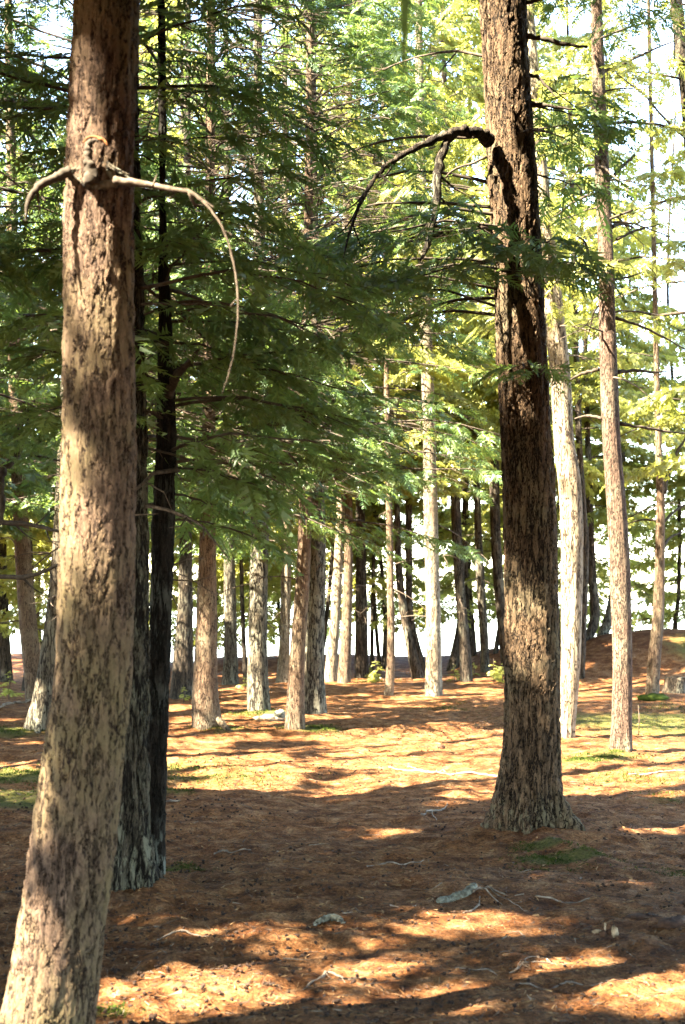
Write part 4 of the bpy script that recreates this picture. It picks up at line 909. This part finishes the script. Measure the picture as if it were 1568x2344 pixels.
# litter: short twigs, bark flakes and curled needle tufts
n = 52000
Y = 4.7 + 17 * rg.rand(n) ** 1.5; X = rg.uniform(-.27, .27, n) * Y
big = rg.rand(n) < .025
ln = np.where(big, .03 + .06 * rg.rand(n) ** 2, .008 + .020 * rg.rand(n)); an = rg.rand(n) * 6.28; w = np.where(big, .0012 + .0015 * rg.rand(n), .0007 + .002 * rg.rand(n))
dx = np.cos(an); dy = np.sin(an)
a0 = np.stack([X - dx * ln, Y - dy * ln, gz(X - dx * ln, Y - dy * ln, True) + .001 + .010 * rg.rand(n)], -1); a1 = np.stack([X + dx * ln, Y + dy * ln, gz(X + dx * ln, Y + dy * ln, True) + .001 + .014 * rg.rand(n)], -1)
sd = np.stack([-dy * w, dx * w, w * rg.randn(n)], -1)
lv = np.stack([a0 - sd, a0 + sd, a1], 1)
mi = np.where(big, rg.choice([0, 1, 2], n), rg.choice([1, 1, 3, 3, 3, 4, 4, 5, 5], n))
M_n1 = simple_mat('dry_needles', (.15, .085, .038), (.26, .16, .08), 40, bump=0); M_n2 = simple_mat('old_needles', (.075, .034, .014), (.16, .08, .032), 40, bump=0)
o = link('litter', mesh_np('litter', lv.reshape(-1, 3), np.arange(n * 3).reshape(-1, 3), [M_stick, M_twig, M_dead, M_chipdark, M_n1, M_n2], mi)); tag(o, 'fine twigs and needle litter strewn over the forest floor', kind='stuff')

# moss and thin grass blades in the green spots
bl = []
for (a, b_, rx, ry, s) in MOSS_SPOTS:
    p = on_ground(a, b_); m = int(2600 * s * min(1.2, rx * ry * 3 + (.4 if p[1] < 12 else .15)))
    q = rg.randn(m, 2) * .5; xs = p[0] + q[:, 0] * rx; ys = p[1] + q[:, 1] * ry
    k = vnoise(xs * 6, ys * 6, 9.0) > -.15
    bl.append(np.stack([xs[k], ys[k]], -1))
bl = np.concatenate(bl); n = len(bl); an = rg.rand(n) * 6.28; hh = np.where(bl[:, 1] < 12, .005 + .010 * rg.rand(n), .010 + .020 * rg.rand(n)); w = .004 + .004 * rg.rand(n)
g0 = np.stack([bl[:, 0], bl[:, 1], gz(bl[:, 0], bl[:, 1], True) - .004], -1)
sd = np.stack([np.cos(an) * w, np.sin(an) * w, 0 * w], -1); tip = g0 + np.stack([rg.randn(n) * .012, rg.randn(n) * .012, hh], -1)
mv = np.stack([g0 - sd, g0 + sd, tip], 1)
o = link('moss', mesh_np('moss', mv.reshape(-1, 3), np.arange(n * 3).reshape(-1, 3), M_moss)); tag(o, 'low green moss and sparse grass in patches on the floor', kind='stuff')

# little hemlock seedlings at the bank
def seedling(x, y, h, label, seed):
    p = on_ground(x, y); r = np.random.RandomState(seed)
    root = bpy.data.objects.new('seedling', None); sc.collection.objects.link(root); root.location = p; tag(root, label, 'seedling')
    link('stem', tube_mesh('stem', [tube([(0, 0, -.03), (.01, 0, h * .5), (.0, .01, h)], [.009, .007, .003], 5)], M_twig), root)
    S = dict(pos=[], rot=[], scl=[], tw=[])
    n = 16; t = r.rand(n) * .8 + .15
    S['pos'].append(np.stack([0 * t, 0 * t, t * h], -1) + p); S['rot'].append(rotm(r.rand(n) * 6.28, R(-5) + r.rand(n) * .4, r.randn(n) * .2)); S['scl'].append((1.05 - t) * h * 2.2)
    me = crown_mesh('seedling_crown', p, S, LF_sunlit, .7, False)
    if me: link('crown', me, root)['kind'] = 'stuff'
seedling(1130, 1560, .45, 'small bright seedling at the foot of the bank left of the big dark trunk', 1)
seedling(842, 1552, .35, 'tiny seedling in front of the shaded brown trunk', 2)
seedling(1150, 1556, .35, 'low seedling touching the left side of the big dark trunk', 3)
seedling(1462, 1680, .35, 'thin seedling right of the slender scaly trunk', 4)
for k, (x, y, h, w_) in enumerate([(1085, 1548, .3, 'between the two thin shore trunks'), (700, 1572, .25, 'behind the stout grey trunk'), (860, 1562, .5, 'left of the very thin pale trunk'), (1040, 1560, .35, 'right of the tall cream trunk foot'),
        (1330, 1520, .5, 'on the earth hump beside the pale trunk'), (1380, 1500, .4, 'on top of the earth hump'), (560, 1580, .3, 'left of the straight grey brown trunk'), (420, 1610, .3, 'by the dark trunk left of the clearing'), (20, 1600, .5, 'at the left edge')]):
    seedling(x, y, h, 'tiny green hemlock seedling ' + w_, 20 + k)
print('TRIS', N_TRI[0])
